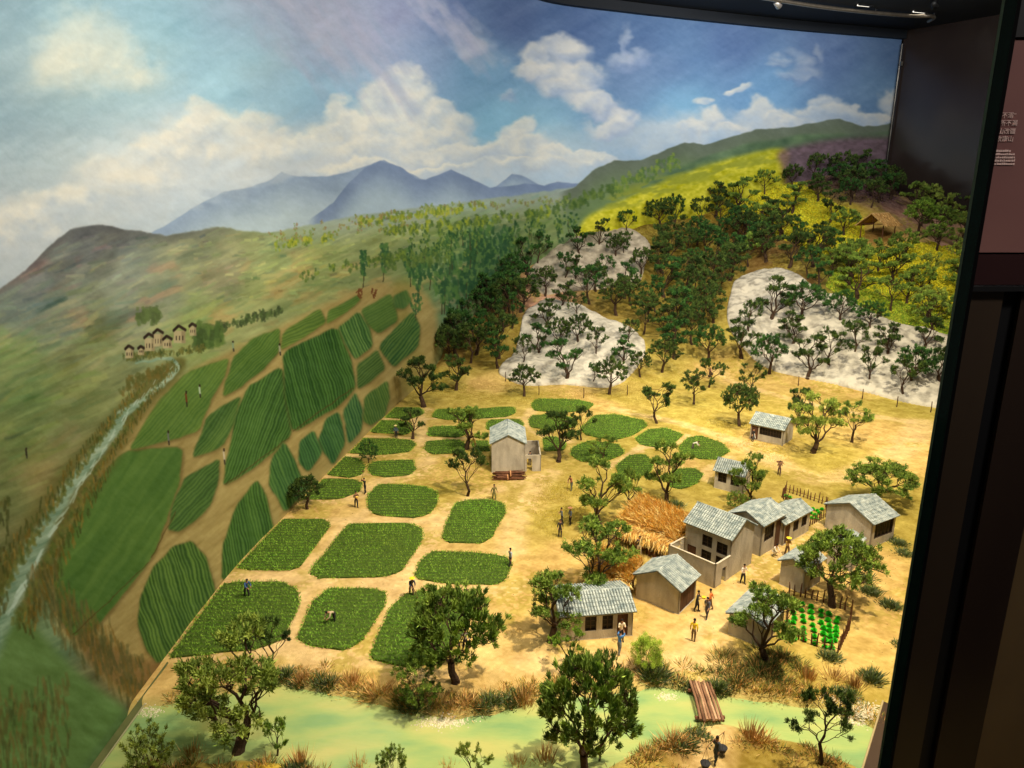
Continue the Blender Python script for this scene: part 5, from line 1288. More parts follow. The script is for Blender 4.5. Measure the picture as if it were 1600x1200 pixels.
def tree(pos, h, wd_, style, seed, green, label, name='model_tree', cat='tree', group=None, rot=None, fine=1.0, lean=0):
    tm, cm = tree_meshes(style, seed, green, fine)
    t = thing(name, label, cat, pos, rng.uniform(0, 6.28) if rot is None else rot, group)
    if lean: t.rotation_euler = (rng.normal(0, lean), rng.normal(0, lean), t.rotation_euler[2])
    t.scale = (wd_, wd_, h)
    ob('trunk', tm, t); ob('crown', cm, t)
    return t
NEAR = [  # base px, top px, crown width px, style, seed, green, label
 (372, 1186, 985, 200, 'pads', 3, 'olive', 'big twisted olive-green tree with hanging pads at the bottom left over the river'),
 (425, 1050, 966, 84, 'sparse', 4, 'dark', 'dark open-branched tree behind the big twisted tree at the bottom left'),
 (236, 1215, 1136, 92, 'bush', 2, 'olive', 'low round olive tree at the very bottom left corner of the model'),
 (434, 1190, 1122, 58, 'sparse', 2, 'bright', 'small lime-green sapling right of the big twisted tree'),
 (712, 1068, 912, 165, 'fan', 5, 'mid', 'large fan-shaped tree in front of the crop plot by the river'),
 (655, 1106, 1018, 92, 'bush', 5, 'mid', 'bushy green tree at the foot of the large fan-shaped tree'),
 (914, 1212, 1026, 182, 'fan', 8, 'mid', 'largest foreground tree, a dense dark fan on a thick trunk over the river'),
 (860, 1006, 892, 108, 'pads', 6, 'mid', 'thick-trunked tree shading the left end of the low long house'),
 (888, 1046, 978, 66, 'sparse', 6, 'bright', 'thin bright-leaved sapling in front of the low long house'),
 (615, 1222, 1160, 60, 'bush', 4, 'mid', 'small bush tree at the bottom edge left of centre'),
 (738, 1226, 1166, 62, 'sparse', 7, 'olive', 'small sprawling tree at the bottom edge in the middle'),
 (938, 1200, 1130, 60, 'sparse', 9, 'mid', 'little sapling tucked right of the largest foreground tree'),
 (1197, 1038, 914, 116, 'pads', 10, 'mid', 'two-tiered pad tree in front of the house beside the cabbage garden'),
 (1282, 1196, 1080, 108, 'sparse', 11, 'dark', 'dark open-branched tree on the near river bank at the right'),
 (1300, 948, 820, 140, 'umbrella', 12, 'mid', 'broad umbrella tree leaning over the fenced cabbage garden'),
 (1372, 792, 714, 118, 'umbrella', 13, 'mid', 'wide domed tree behind the rightmost grey house'),
 (1270, 708, 612, 82, 'pads', 14, 'olive', 'light olive tree right of the open-fronted hut'),
 (1246, 668, 600, 46, 'pads', 15, 'dark', 'darker small tree just behind the light olive tree by the open hut'),
 (1331, 692, 620, 66, 'sparse', 16, 'mid', 'slender tree standing alone right of the light olive tree'),
 (1155, 666, 588, 64, 'umbrella', 17, 'dark', 'dark tree at the back-left corner of the open-fronted hut'),
 (1172, 618, 560, 46, 'sparse', 18, 'dark', 'small dark tree on the edge of the right limestone above the open hut'),
 (1026, 662, 588, 68, 'sparse', 19, 'dark', 'dark tree alone at the foot of the slope between the limestone sheets'),
 (1084, 632, 572, 62, 'sparse', 20, 'dark', 'fine-branched tree beside the open sandy slope track'),
 (938, 828, 724, 100, 'crooked', 21, 'mid', 'tall crooked tree left of the big straw roof'),
 (983, 800, 728, 44, 'pads', 22, 'mid', 'narrow tree leaning over the left edge of the big straw roof'),
 (934, 930, 814, 122, 'pads', 23, 'mid', 'pad tree hiding the smaller straw roof'),
 (1040, 792, 690, 84, 'crooked', 24, 'mid', 'gnarled tree behind the big straw roof'),
 (1168, 790, 708, 62, 'pads', 25, 'mid', 'tree against the right end of the small two-window house'),
 (1150, 800, 762, 44, 'bush', 26, 'mid', 'low round bush in front of the small two-window house'),
 (873, 722, 636, 70, 'pads', 27, 'dark', 'dark pad tree right of the courtyard of the tall house'),
 (908, 688, 628, 44, 'sparse', 28, 'dark', 'bare-stemmed tree among the oval plots behind the courtyard'),
 (941, 722, 676, 54, 'sparse', 29, 'mid', 'thin tree growing in the round plot with a clumped crown'),
 (731, 776, 694, 74, 'sparse', 30, 'dark', 'bare-trunked tree standing left of the firewood pile'),
 (729, 702, 630, 80, 'crooked', 31, 'mid', 'crooked wide tree behind the bare-trunked tree left of the tall house'),
 (645, 686, 636, 46, 'crooked', 32, 'dark', 'small tree at the lane between the far-left plots'),
 (576, 724, 684, 36, 'bush', 33, 'deep', 'little dense dark-green tree among the far-left plots'),
 (480, 796, 738, 60, 'umbrella', 34, 'dark', 'nearly black tree touching the painted wall at the left'),
 (662, 636, 554, 78, 'pads', 35, 'dark', 'dark tree at the foot of the left hill beside the painted wall'),
 (713, 610, 552, 56, 'pads', 36, 'dark', 'dark tree second from the painted wall at the foot of the left hill'),
 (700, 566, 505, 60, 'umbrella', 37, 'dark', 'dense dark tree where the left hill meets the painting'),
 (1108, 606, 552, 50, 'sparse', 38, 'dark', 'tree at the top of the sandy slope track left of the right limestone')]
used = []
for (bx, by, ty, cw, sty, sd, gr, lab) in NEAR:
    p = G(bx, by); s = PXM(p); h = (by - ty) / s / math.cos(PITCH + math.atan((by - 600) / F_PX)) * .92
    if by > 1000: h *= .94
    if sd == 3: h *= .86
    wd_ = cw / s / (1.12 if sty in ('fan', 'umbrella', 'bush') else 1.02)
    tree(p, h, wd_, sty, sd, gr, lab, fine=(1.3 if sty == 'pads' else 1.7) if cw > 100 else 1.2, rot=rng.uniform(0, 6.28))
    used.append((p[0], p[1]))
# the bright ball bush
p = G(1010, 1052); s = PXM(p); tree(p, 66 / s, 56 / s, 'bush', 41, 'lime', 'bright lime ball-shaped bush standing by the path to the plank bridge', name='round_bush', cat='bush', fine=4)
# trees on the limestone sheets
def ordinal(i): return ['leftmost', 'second', 'third', 'fourth', 'fifth', 'sixth', 'seventh', 'eighth', 'ninth', 'tenth', 'eleventh', 'twelfth', 'thirteenth', 'fourteenth', 'fifteenth', 'sixteenth', 'seventeenth', 'eighteenth'][i]
ROCKT = {
 'lower left limestone sheet': [(819, 619, 52), (852, 515, 46), (842, 560, 54), (884, 597, 66), (952, 616, 60), (778, 576, 56), (817, 574, 50), (870, 545, 50), (905, 540, 52), (930, 560, 50), (975, 575, 48), (985, 545, 46), (925, 600, 34), (905, 498, 44), (1000, 590, 44)],
 'upper left limestone outcrop': [(906, 403, 46), (937, 390, 44), (961, 406, 40), (975, 400, 38), (882, 439, 46), (900, 442, 42), (840, 415, 52), (852, 463, 48), (877, 484, 42), (1001, 433, 46), (931, 456, 46), (896, 362, 42), (979, 367, 38), (945, 440, 42)],
 'right limestone sheet': [(1205, 506, 70), (1202, 585, 66), (1262, 592, 66), (1296, 576, 64), (1332, 560, 60), (1356, 602, 62), (1410, 622, 66), (1158, 560, 62), (1250, 505, 66), (1313, 508, 56), (1170, 525, 56), (1424, 604, 68), (1105, 566, 60), (1442, 550, 56), (1235, 545, 56), (1385, 560, 54), (1360, 520, 50), (1470, 600, 60)]}
styles = [('umbrella', 51), ('sparse', 52), ('pads', 53), ('umbrella', 54), ('sparse', 55), ('crooked', 56), ('umbrella', 57), ('sparse', 58), ('crooked', 59), ('umbrella', 60), ('pads', 61), ('sparse', 62)]
for where, L_ in ROCKT.items():
    L_ = sorted(L_)
    for i, (bx, by, hp) in enumerate(L_):
        p = G(bx, by); s = PXM(p); sty, sd = styles[(i * 5 + len(where)) % 12]
        lab = ('leftmost small dark tree' if i == 0 else 'rightmost small dark tree' if i == len(L_) - 1 else f'small dark tree, {ordinal(i)} from the left') + ' on the ' + where
        tree(p, hp / s * 1.04, hp / s * rng.uniform(.82, 1.0), sty, sd, 'dark' if i % 3 else 'deep', lab, group='trees on the ' + where, lean=.06, fine=.8)
        used.append((p[0], p[1]))
# the wood on the slope
FOREST = [(640, 560, 740, 480, .0), ]
REG = [  # polygon in the photograph, spacing in metres, wording, greens, height range in m
 ([(690, 560), (720, 500), (770, 445), (830, 385), (850, 400), (815, 440), (830, 470), (800, 545), (770, 575)], .072, 'dark tree in the shaded clump left of the limestone', ['dark', 'deep'], (.13, .17)),
 ([(850, 380), (905, 335), (1020, 335), (1075, 330), (1040, 372), (1020, 365), (940, 338), (880, 358)], .10, 'dark tree along the ridge behind the upper left limestone outcrop', ['dark', 'deep'], (.13, .165)),
 ([(1015, 380), (1070, 340), (1130, 330), (1135, 400), (1150, 420), (1125, 480), (1100, 560), (1070, 545), (1030, 590), (1015, 545), (960, 495), (880, 470), (1000, 455)], .084, 'dark tree in the open ochre wood between the two limestone areas', ['dark', 'deep', 'dark'], (.12, .17)),
 ([(1120, 345), (1160, 330), (1220, 355), (1285, 400), (1340, 428), (1345, 470), (1270, 450), (1230, 415), (1150, 420), (1125, 400)], .074, 'dark tree in the dense wood above the right limestone sheet', ['dark', 'mid', 'deep'], (.12, .17)),
 ([(1150, 300), (1220, 285), (1310, 330), (1340, 385), (1300, 380), (1230, 330), (1180, 310)], .15, 'tree standing among the yellow flowers on the upper slope', ['dark', 'mid'], (.12, .15)),
 ([(1215, 275), (1260, 258), (1330, 262), (1400, 290), (1400, 325), (1340, 325), (1280, 300)], .085, 'dark tree on the purple summit of the right hill', ['dark', 'deep'], (.12, .16)),
 ([(1345, 420), (1420, 430), (1510, 460), (1510, 540), (1450, 520), (1390, 500), (1350, 480)], .098, 'tree on the green slope above the right limestone end', ['mid', 'mid', 'olive'], (.12, .17)),
 ([(1390, 375), (1520, 400), (1515, 460), (1420, 430), (1350, 415)], .17, 'tree among yellow flowers below the thatched hut', ['mid', 'olive'], (.12, .16)),
 ([(1400, 320), (1450, 330), (1540, 370), (1540, 410), (1420, 370)], .11, 'sunlit tree on the pinkish bank behind the thatched hut', ['mid', 'olive', 'bright'], (.13, .17))]
cnt = 0
rr_ = random.Random(12)
for poly, spc, lab, grs, (h0, h1) in REG:
    xs = [p[0] for p in poly]; ys = [p[1] for p in poly]; tries = 0
    while tries < 620:
        tries += 1
        x = rr_.uniform(min(xs), max(xs)); y = rr_.uniform(min(ys), max(ys))
        if not pip(poly, np.array([x]), np.array([y]))[0]: continue
        if 1322 < x < 1398 and 340 < y < 404: continue
        p = G(x, y)
        if any((p[0] - a_) ** 2 + (p[1] - b_) ** 2 < spc * spc for a_, b_ in used): continue
        if p[1] > np.interp(p[0], _wx, _wy) - .04: continue
        used.append((p[0], p[1])); sty, sd = styles[rr_.randrange(12)]
        h = rr_.uniform(h0, h1)
        gc = rr_.choice(grs); hw = 'taller' if h > (h0 + h1) / 2 else 'shorter'
        lb_ = hw + ' ' + {'dark': 'dark green', 'deep': 'deep green', 'mid': 'mid green', 'olive': 'olive', 'bright': 'lime green'}[gc] + ' ' + lab.replace('dark tree', 'tree').replace('sunlit tree', 'tree')
        tree(p, h, h * rr_.uniform(.8, 1.05), sty, sd, gc, lb_, group=lab.replace('dark tree', 'tree').replace('tree ', 'trees '), lean=.07, fine=.8); cnt += 1
# ------------------------------------------------------------------ people (28 to 30 mm tall figures)
def skin_body(J, edges, rad):
    me = bpy.data.meshes.new('b'); me.from_pydata([J[k] for k in J], [], []); keys = list(J)
    me = bpy.data.meshes.new('b'); me.from_pydata([tuple(J[k]) for k in keys], [(keys.index(a), keys.index(b)) for a, b in edges], [])
    o = bpy.data.objects.new('b', me); COL.objects.link(o)
    m = o.modifiers.new('s', 'SKIN'); m.use_smooth_shade = True; m.branch_smoothing = .6
    for i, k in enumerate(keys): me.skin_vertices[0].data[i].radius = rad[k] if isinstance(rad[k], tuple) else (rad[k], rad[k]); me.skin_vertices[0].data[i].use_root = (k == 'pelvis')
    s = o.modifiers.new('d', 'SUBSURF'); s.levels = 1; s.render_levels = 1
    bpy.context.view_layer.update()
    out = bpy.data.meshes.new_from_object(o.evaluated_get(bpy.context.evaluated_depsgraph_get()))
    bpy.data.objects.remove(o); return out
M['skin'] = mat('figure_skin', (168, 122, 92), (182, 136, 104), 100, .7)
M['hair'] = mat('figure_hair', (28, 22, 20), None, rough=.8)
CLO = {}
def cloth(c):
    if c not in CLO: CLO[c] = mat('cloth_paint', c, tuple(min(255, int(v * 1.18)) for v in c), 400, .85)
    return CLO[c]
def figure(pose, r):
    """joint positions for a 1.0 tall figure facing -y"""
    lean = {'stand': .03, 'walk': .05, 'hoe': .35, 'bend': 1.15, 'crouch': .5, 'carry': .1, 'raise': .1, 'sit': .25}[pose]
    hipz = {'crouch': .26, 'bend': .46, 'sit': .28}.get(pose, .50)
    pel = np.array([0, 0, hipz]); sp = lambda d: pel + d * np.array([0, -math.sin(lean), math.cos(lean)])
    J = {'pelvis': pel, 'waist': sp(.09), 'chest': sp(.24), 'neck': sp(.33), 'head0': sp(.375) + (0, -.008, 0), 'head1': sp(.455) + (0, -.012, 0)}
    st = {'walk': .11, 'hoe': .10, 'stand': .015, 'bend': .05, 'crouch': .03, 'carry': .08, 'raise': .09, 'sit': 0}[pose]
    for s, n in ((1, 'l'), (-1, 'r')):
        hx = s * .055; f = st * s
        J['hip' + n] = pel + (hx, 0, -.03)
        if pose in ('crouch', 'sit'):
            J['kn' + n] = np.array([s * .08, -.19, .25]); J['an' + n] = np.array([s * .075, -.04 - f, .04])
        else:
            J['kn' + n] = np.array([hx, -f * .5 - .02, .26]); J['an' + n] = np.array([hx, -f + .01, .045])
        J['toe' + n] = J['an' + n] + (s * .01, -.075, -.03)
        sh = sp(.285) + (s * .10, 0, 0); J['sh' + n] = sh
        if pose in ('hoe', 'bend', 'crouch'):
            J['el' + n] = sh + (s * .02, -.07, -.13); J['wr' + n] = J['el' + n] + (-s * .05, -.10, -.07)
        elif pose in ('raise',):
            J['el' + n] = sh + (s * .03, -.10, .03); J['wr' + n] = J['el' + n] + (-s * .07, -.05, .11)
        elif pose in ('carry', 'sit'):
            J['el' + n] = sh + (s * .03, -.03, -.14); J['wr' + n] = J['el' + n] + (-s * .04, -.11, .05)
        else:
            a = r.uniform(-.06, .06) - f * .6; J['el' + n] = sh + (s * .035, a * .6, -.155); J['wr' + n] = J['el' + n] + (0, a - .05, -.12)
        hd = unit(J['wr' + n] - J['el' + n]); J['ha' + n] = J['wr' + n] + hd * .055
        J['th' + n] = J['wr' + n] + hd * .03 + np.array([-s * .022, -.01, .004])
    E = [('pelvis', 'waist'), ('waist', 'chest'), ('chest', 'neck'), ('neck', 'head0'), ('head0', 'head1')]
    for n in 'lr': E += [('pelvis', 'hip' + n), ('hip' + n, 'kn' + n), ('kn' + n, 'an' + n), ('an' + n, 'toe' + n), ('chest', 'sh' + n), ('sh' + n, 'el' + n), ('el' + n, 'wr' + n), ('wr' + n, 'ha' + n), ('wr' + n, 'th' + n)]
    Rd = {'pelvis': (.082, .062), 'waist': (.076, .058), 'chest': (.096, .068), 'neck': .034, 'head0': .044, 'head1': .048}
    for n in 'lr': Rd.update({'hip' + n: .060, 'kn' + n: .044, 'an' + n: .030, 'toe' + n: (.026, .02), 'sh' + n: .044, 'el' + n: .033, 'wr' + n: .022, 'ha' + n: (.018, .010), 'th' + n: .008})
    return J, E, Rd
def person(px, py, pose, face, shirt, trousers, label, hat=None, tool=None, H=.036, sc=1.0, zadd=0.0):
    r = random.Random(int(px * 7 + py)); H *= sc
    J, E, Rd = figure(pose, r); me = skin_body(J, E, Rd); me.name = 'person_body'
    co = np.empty(len(me.vertices) * 3); me.vertices.foreach_get('co', co); co = co.reshape(-1, 3)
    keys = list(J); JP = np.array([J[k] for k in keys]); me.materials.clear()
    for m_ in (cloth(shirt), cloth(trousers), M['skin'], cloth((46, 38, 32))): me.materials.append(m_)
    zone = {}
    for k in keys: zone[k] = 1 if k[:2] in ('hi', 'kn', 'an') else 3 if k[:3] == 'toe' else 2 if k[:2] in ('he', 'wr', 'ha', 'th') and k not in () else 0
    zone['pelvis'] = 1; zone['neck'] = 2; zone['head0'] = 2; zone['head1'] = 2
    mi = []
    for p in me.polygons:
        c_ = co[list(p.vertices)].mean(0); mi.append(zone[keys[int(np.argmin(((JP - c_) ** 2).sum(1)))]])
    me.polygons.foreach_set('material_index', mi)
    co[:, :] = co * H; me.vertices.foreach_set('co', co.ravel()); me.update()
    g = P0(px, py) if py > 640 else G(px, py); g[2] = float(ZF(g[0], g[1])) + zadd
    t = thing('person', label, 'person', g, face, None)
    ob('body', me, t)
    hc = (np.array(J['head0']) + np.array(J['head1'])) / 2 * H
    # nose and hair
    mb = MB(); mb.tube(hc + np.array([0, -.046 * H, .004 * H]), hc + np.array([0, -.060 * H, -.010 * H]), .006 * H, .010 * H, 5); ob('nose', mb.mesh('nose', M['skin'], True), t)
    V, F_ = [], []
    n, mrow = 10, 5
    for j in range(mrow + 1):
        e = math.pi / 2 * (1 - j / mrow * 1.25)
        for i in range(n):
            a = 2 * math.pi * i / n; rr2 = .053 * H * math.cos(e) if e > -.4 else .053 * H * math.cos(e)
            zz = .053 * H * math.sin(e) + .018 * H
            V.append((hc[0] + rr2 * math.cos(a), hc[1] + rr2 * math.sin(a) + (.012 * H if j > 2 else .004 * H), hc[2] + zz + (.010 * H if math.sin(a) < -.3 and j > 3 else 0)))
    for j in range(mrow):
        for i in range(n): F_.append((j * n + i, (j + 1) * n + i, (j + 1) * n + (i + 1) % n, j * n + (i + 1) % n))
    ob('hair', new_mesh('hair', V, F_, M['hair'], True), t)
    if hat:
        mb = MB(); hz = hc[2] + .052 * H; n = 16; R1 = .125 * H
        top = [(hc[0], hc[1], hz + .06 * H)]; v = top + [(hc[0] + R1 * math.cos(2 * math.pi * k / n), hc[1] + R1 * math.sin(2 * math.pi * k / n), hz) for k in range(n)] + [(hc[0], hc[1], hz + .045 * H)] + [(hc[0] + R1 * .97 * math.cos(2 * math.pi * k / n), hc[1] + R1 * .97 * math.sin(2 * math.pi * k / n), hz - .012 * H) for k in range(n)]
        f = []
        for k in range(n):
            a, b = 1 + k, 1 + (k + 1) % n; f.append((0, a, b)); f.append((n + 1, n + 2 + (k + 1) % n, n + 2 + k)); f.append((a, n + 2 + k, n + 2 + (k + 1) % n, b))
        mb.add(v, f); ob('hat', mb.mesh('hat', cloth(hat)), t)
    def held(name, mb_, m_, lab, cat):
        o = ob(name, mb_.mesh(name, m_), None, g, face); tag(o, lab, cat)
    wl_, wr_ = J['hal'] * H, J['har'] * H
    if tool == 'hoe':
        mb = MB(); d = unit(np.array(wl_) - np.array(wr_) + np.array([0, -.25, -.45]) * H); p = (wl_ + wr_) / 2; mb.tube(p - d * .3 * H, p + d * .42 * H, .009 * H, .009 * H, 5); q = p + d * .42 * H; mb.tube(q, q + np.array([0, .09, -.03]) * H, .02 * H, .028 * H, 4)
        held('hoe', mb, M['wood'], 'wooden hoe in the hands of the ' + label.split(' in ')[0].replace('person ', 'figure ')[:40].strip(), 'hoe')
    if tool == 'hoe_up':
        mb = MB(); d = unit(np.array([.15, .25, 1.])); p = (wl_ + wr_) / 2; mb.tube(p - d * .18 * H, p + d * .5 * H, .009 * H, .009 * H, 5); q = p + d * .5 * H; mb.tube(q, q + np.array([0, -.12, .0]) * H, .02 * H, .03 * H, 4)
        held('hoe', mb, M['wood'], 'hoe raised high between the far-left plots', 'hoe')
    if isinstance(tool, tuple):
        kind, colr, lab = tool; mb = MB(); p = (wl_ + wr_) / 2
        if kind == 'basket':
            p = p + np.array([0, -.04, .0]) * H; n = 10
            for k in range(n):
                a0, a1 = 2 * math.pi * k / n, 2 * math.pi * (k + 1) / n; R_ = .09 * H
                mb.add([(p[0] + R_ * math.cos(a0), p[1] + R_ * math.sin(a0), p[2] + .03 * H), (p[0] + R_ * math.cos(a1), p[1] + R_ * math.sin(a1), p[2] + .03 * H), (p[0] + R_ * .7 * math.cos(a1), p[1] + R_ * .7 * math.sin(a1), p[2] - .05 * H), (p[0] + R_ * .7 * math.cos(a0), p[1] + R_ * .7 * math.sin(a0), p[2] - .05 * H)], [(0, 1, 2, 3)])
            mb.tube(p + np.array([0, 0, -.05]) * H, p + np.array([0, 0, .015]) * H, .06 * H, .085 * H, n)
            held('basket', mb, cloth(colr), lab, 'basket')
        if kind == 'bundle':
            p = J['chest'] * H + np.array([0, .03, .13]) * H
            for k in range(7): a = rng.normal(0, .03, 3) * H; mb.tube(p + a + np.array([-.17, 0, 0]) * H, p + a + np.array([.17, rng.normal(0, .05), rng.normal(0, .05)]) * H, .02 * H, .018 * H, 5)
            held('brushwood_bundle', mb, cloth(colr), lab, 'bundle')
        if kind == 'yoke':
            z = J['neck'][2] * H + .012 * H; tt = thing('carrying_pole', lab, 'carrying pole', g, face)
            mb.path([(.05 * H, -.5 * H, z - .02 * H), (.055 * H, 0, z + .02 * H), (.05 * H, .5 * H, z - .02 * H)], [.009 * H, .012 * H, .009 * H], 5); ob('pole', mb.mesh('pole', M['wood']), tt)
            for sy in (-.46, .46):
                m2 = MB(); c2 = np.array([.05, sy, .22]) * H; n = 12
                m2.tube(c2 + np.array([0, 0, -.10]) * H, c2 + np.array([0, 0, .05]) * H, .10 * H, .15 * H, n); m2.tube(c2 + np.array([0, 0, .05]) * H, c2 + np.array([0, 0, .07]) * H, .155 * H, .13 * H, n)
                for k in range(3): a = 2 * math.pi * k / 3; m2.tube(c2 + np.array([.12 * math.cos(a), .12 * math.sin(a), .05]) * H, (.052 * H, sy * H, z - .02 * H), .005 * H, .005 * H, 4)
                ob('basket', m2.mesh('basket', cloth(colr)), tt)
        if kind == 'arc':
            pts = [(.10 * H, (-.12 + .05 * k) * H, (.25 + .35 * math.sin(math.pi * k / 6 * .9)) * H) for k in range(7)]; mb.path(pts, [.02 * H] * 7, 6); held('white_arc', mb, cloth(colr), lab, 'hoop')
        if kind == 'wheel':
            for sy in (-.28, .28):
                for k in range(14):
                    a0, a1 = 2 * math.pi * k / 14, 2 * math.pi * (k + 1) / 14; mb.tube((0, (sy + .17 * math.cos(a0)) * H, (.17 + .17 * math.sin(a0)) * H), (0, (sy + .17 * math.cos(a1)) * H, (.17 + .17 * math.sin(a1)) * H), .012 * H, .012 * H, 4)
            mb.path([(0, -.28 * H, .17 * H), (0, -.2 * H, .45 * H), (0, .12 * H, .42 * H), (0, .28 * H, .17 * H)], [.012 * H] * 4, 5); mb.path([(0, .12 * H, .42 * H), (0, 0, .17 * H), (0, -.2 * H, .42 * H)], [.012 * H] * 3, 5); held('bicycle', mb, cloth(colr), lab, 'bicycle')
    return t
NAVY, DK, GREY, BRN, WHT, OLV, TAN, YLW = (44, 52, 72), (44, 42, 44), (110, 112, 116), (96, 74, 56), (206, 200, 188), (112, 108, 66), (170, 144, 112), (226, 190, 40)
PPL = [(557, 793, 'carry', .5, BRN, DK, 'person in brown jacket standing on the lane, left of the plump rounded plot', None, ('basket', (220, 180, 90), 'yellow basket held by the standing figure left of the rounded plot')),
 (571, 771, 'raise', -.7, DK, DK, 'person in dark clothes swinging a raised hoe between the far-left plots', None, 'hoe_up'),
 (619, 685, 'walk', .2, (88, 104, 124), DK, 'person in grey-blue with a straw hat at the edge of a far-left plot', (226, 204, 140), None),
 (772, 782, 'walk', .6, OLV, OLV, 'person in olive clothes walking above the upright plot', None, None),
 (386, 934, 'hoe', .9, (58, 84, 128), DK, 'person in blue shirt leaning forward in the biggest front-left plot', None, None),
 (523, 972, 'bend', -.6, (168, 150, 124), DK, 'person bending with bare arms in the middle of a front plot', None, None),
 (643, 931, 'hoe', .5, NAVY, BRN, 'person in navy with a round yellow hat on the lane corner', (238, 196, 40), 'hoe'),
 (797, 886, 'walk', 2.2, (150, 156, 164), DK, 'person in pale grey shirt leaning back at the end of the long low plot', None, None),
 (727, 1018, 'walk', .4, (176, 170, 164), DK, 'person in light clothes with a bicycle behind the fan-shaped tree', None, ('wheel', (70, 64, 62), 'thin bicycle beside the figure behind the fan-shaped tree')),
 (893, 766, 'hoe', -.8, (140, 84, 66), (92, 96, 84), 'person in reddish brown shirt hoeing near the tall crooked tree', None, 'hoe'),
 (875, 839, 'stand', .2, DK, DK, 'person in dark clothes standing nearest of the three talking on the yellow ground', None, None),
 (878, 820, 'carry', -1.4, (84, 92, 104), DK, 'person in slate clothes at the back left of the three talking', None, None),
 (891, 820, 'stand', -1.2, (104, 116, 140), DK, 'person in blue-grey with a pinkish hat, right of the three talking', (224, 160, 120), None),
 (967, 1022, 'raise', 2.4, (72, 116, 168), (104, 112, 116), 'person in blue shirt walking away in front of the long house', None, None),
 (970, 1001, 'carry', .2, (222, 206, 180), DK, 'person in cream shirt beside the brown door of the long house', None, None),
 (1083, 1002, 'stand', 2.6, (232, 192, 48), (120, 100, 78), 'person in yellow shirt standing alone on the open street', None, None),
 (1088, 955, 'carry', 1.1, DK, DK, 'person in dark clothes holding something yellow near the brown garage door', None, ('basket', (238, 200, 50), 'bright yellow load held by the dark figure near the garage door')),
 (1104, 966, 'walk', -.8, (84, 82, 92), (70, 68, 78), 'person in slate grey striding in front of the group on the street', None, None),
 (1109, 953, 'walk', -1.9, (214, 118, 60), BRN, 'person in orange shirt at the right of the street group', None, None),
 (1160, 912, 'carry', .3, (206, 196, 184), DK, 'person in white shirt standing beside the two-storey house', None, None),
 (1207, 868, 'crouch', .6, WHT, (190, 180, 160), 'person in pale clothes crouching before the shop-window house', None, None),
 (1229, 868, 'carry', .2, (150, 120, 60), BRN, 'person with a wide yellow hat behind the corner house roof', (240, 200, 50), None),
 (1217, 743, 'carry', -.3, (116, 88, 70), (90, 70, 60), 'person in brown shouldering a brushwood bundle on the open yellow ground', None, ('bundle', (110, 76, 56), 'brown brushwood bundle on the shoulders of the lone walker')),
 (1082, 703, 'bend', 1.2, WHT, (96, 90, 84), 'person in white shirt bending in the far-right plot', None, None),
 (1176, 690, 'stand', .6, DK, (70, 72, 78), 'person in dark clothes at the left end of the open hut', None, ('arc', (220, 218, 206), 'white curved hoop beside the figure at the open hut')),
 (828, 727, 'stand', .1, (60, 58, 62), (60, 58, 62), 'person in dark clothes standing in the yard doorway of the tall house', None, None),
 (1109, 590, 'walk', -.5, (206, 160, 130), BRN, 'tiny person with a carrying pole on the sandy slope track', (220, 180, 120), ('yoke', (60, 50, 44), 'carrying pole with two dark baskets on the sandy slope track')),
 (1117, 1193, 'walk', 2.3, (62, 66, 70), (58, 66, 72), 'person in dark grey walking on the near bank below the bridge', None, ('yoke', (44, 44, 46), 'carrying pole with two black baskets on the near bank path')),
 (998, 866, 'walk', .4, (56, 52, 60), (190, 180, 160), 'person in dark top and pale skirt between the two straw roofs', None, None),
 (743, 703, 'hoe', -1.1, (206, 180, 100), (150, 130, 90), 'person in yellowish clothes with a hoe behind the crooked tree', (226, 196, 110), 'hoe')]
HOEL = iter(['hoe held by the yellow-hatted figure on the lane corner', 'hoe held by the reddish brown figure near the crooked tree', 'hoe held by the yellowish figure behind the crooked wide tree'])
for q in PPL:
    person(q[0], q[1], q[2], q[3], q[4], q[5], q[6], q[7], q[8])
for o in [o for o in COL.objects if o.name.split('.')[0] == 'hoe' and 'raised' not in o['label']]: o['label'] = next(HOEL)

# ------------------------------------------------------------------ river banks, reeds, flowers and crumbs
def tuft_patch(name, label, pts, cols, n_per, hgt, wd_, sprd, cat='reeds', kind=None, group=None, m='reed'):
    """a clump of blades standing at each point (world x, y)"""
    P_, D_, L_, T_ = [], [], [], []
    for (x, y, s) in pts:
        n = int(n_per); p = np.stack([x + rng.normal(0, .0045 * s, n), y + rng.normal(0, .0045 * s, n)], 1); z = ZF(p[:, 0], p[:, 1])
        P_.append(np.column_stack([p, z - .001])); d = np.stack([(p[:, 0] - x) / (.006 * s) * sprd + rng.normal(0, sprd * .5, n), (p[:, 1] - y) / (.006 * s) * sprd + rng.normal(0, sprd * .5, n), np.ones(n)], 1)
        D_.append(unit(d)); L_.append(rng.uniform(.4, 1, n) * hgt * s); T_.append(pick(cols, n, .14) * rng.uniform(.8, 1.15))
    P_, D_, L_, T_ = np.concatenate(P_), np.concatenate(D_), np.concatenate(L_), np.concatenate(T_)
    V, Fq, T = blades(P_, D_, L_, wd_, np.clip(T_, 0, 1)); o = ob(name, new_mesh(name, V, Fq, M[m], tint=T)); return tag(o, label, cat, group, kind)
DRY = [(216, 166, 96), (196, 144, 80), (230, 190, 124), (176, 132, 80)]; GRN = [(96, 116, 56), (76, 98, 48), (122, 134, 62)]; GRY = [(120, 128, 92), (100, 112, 80)]
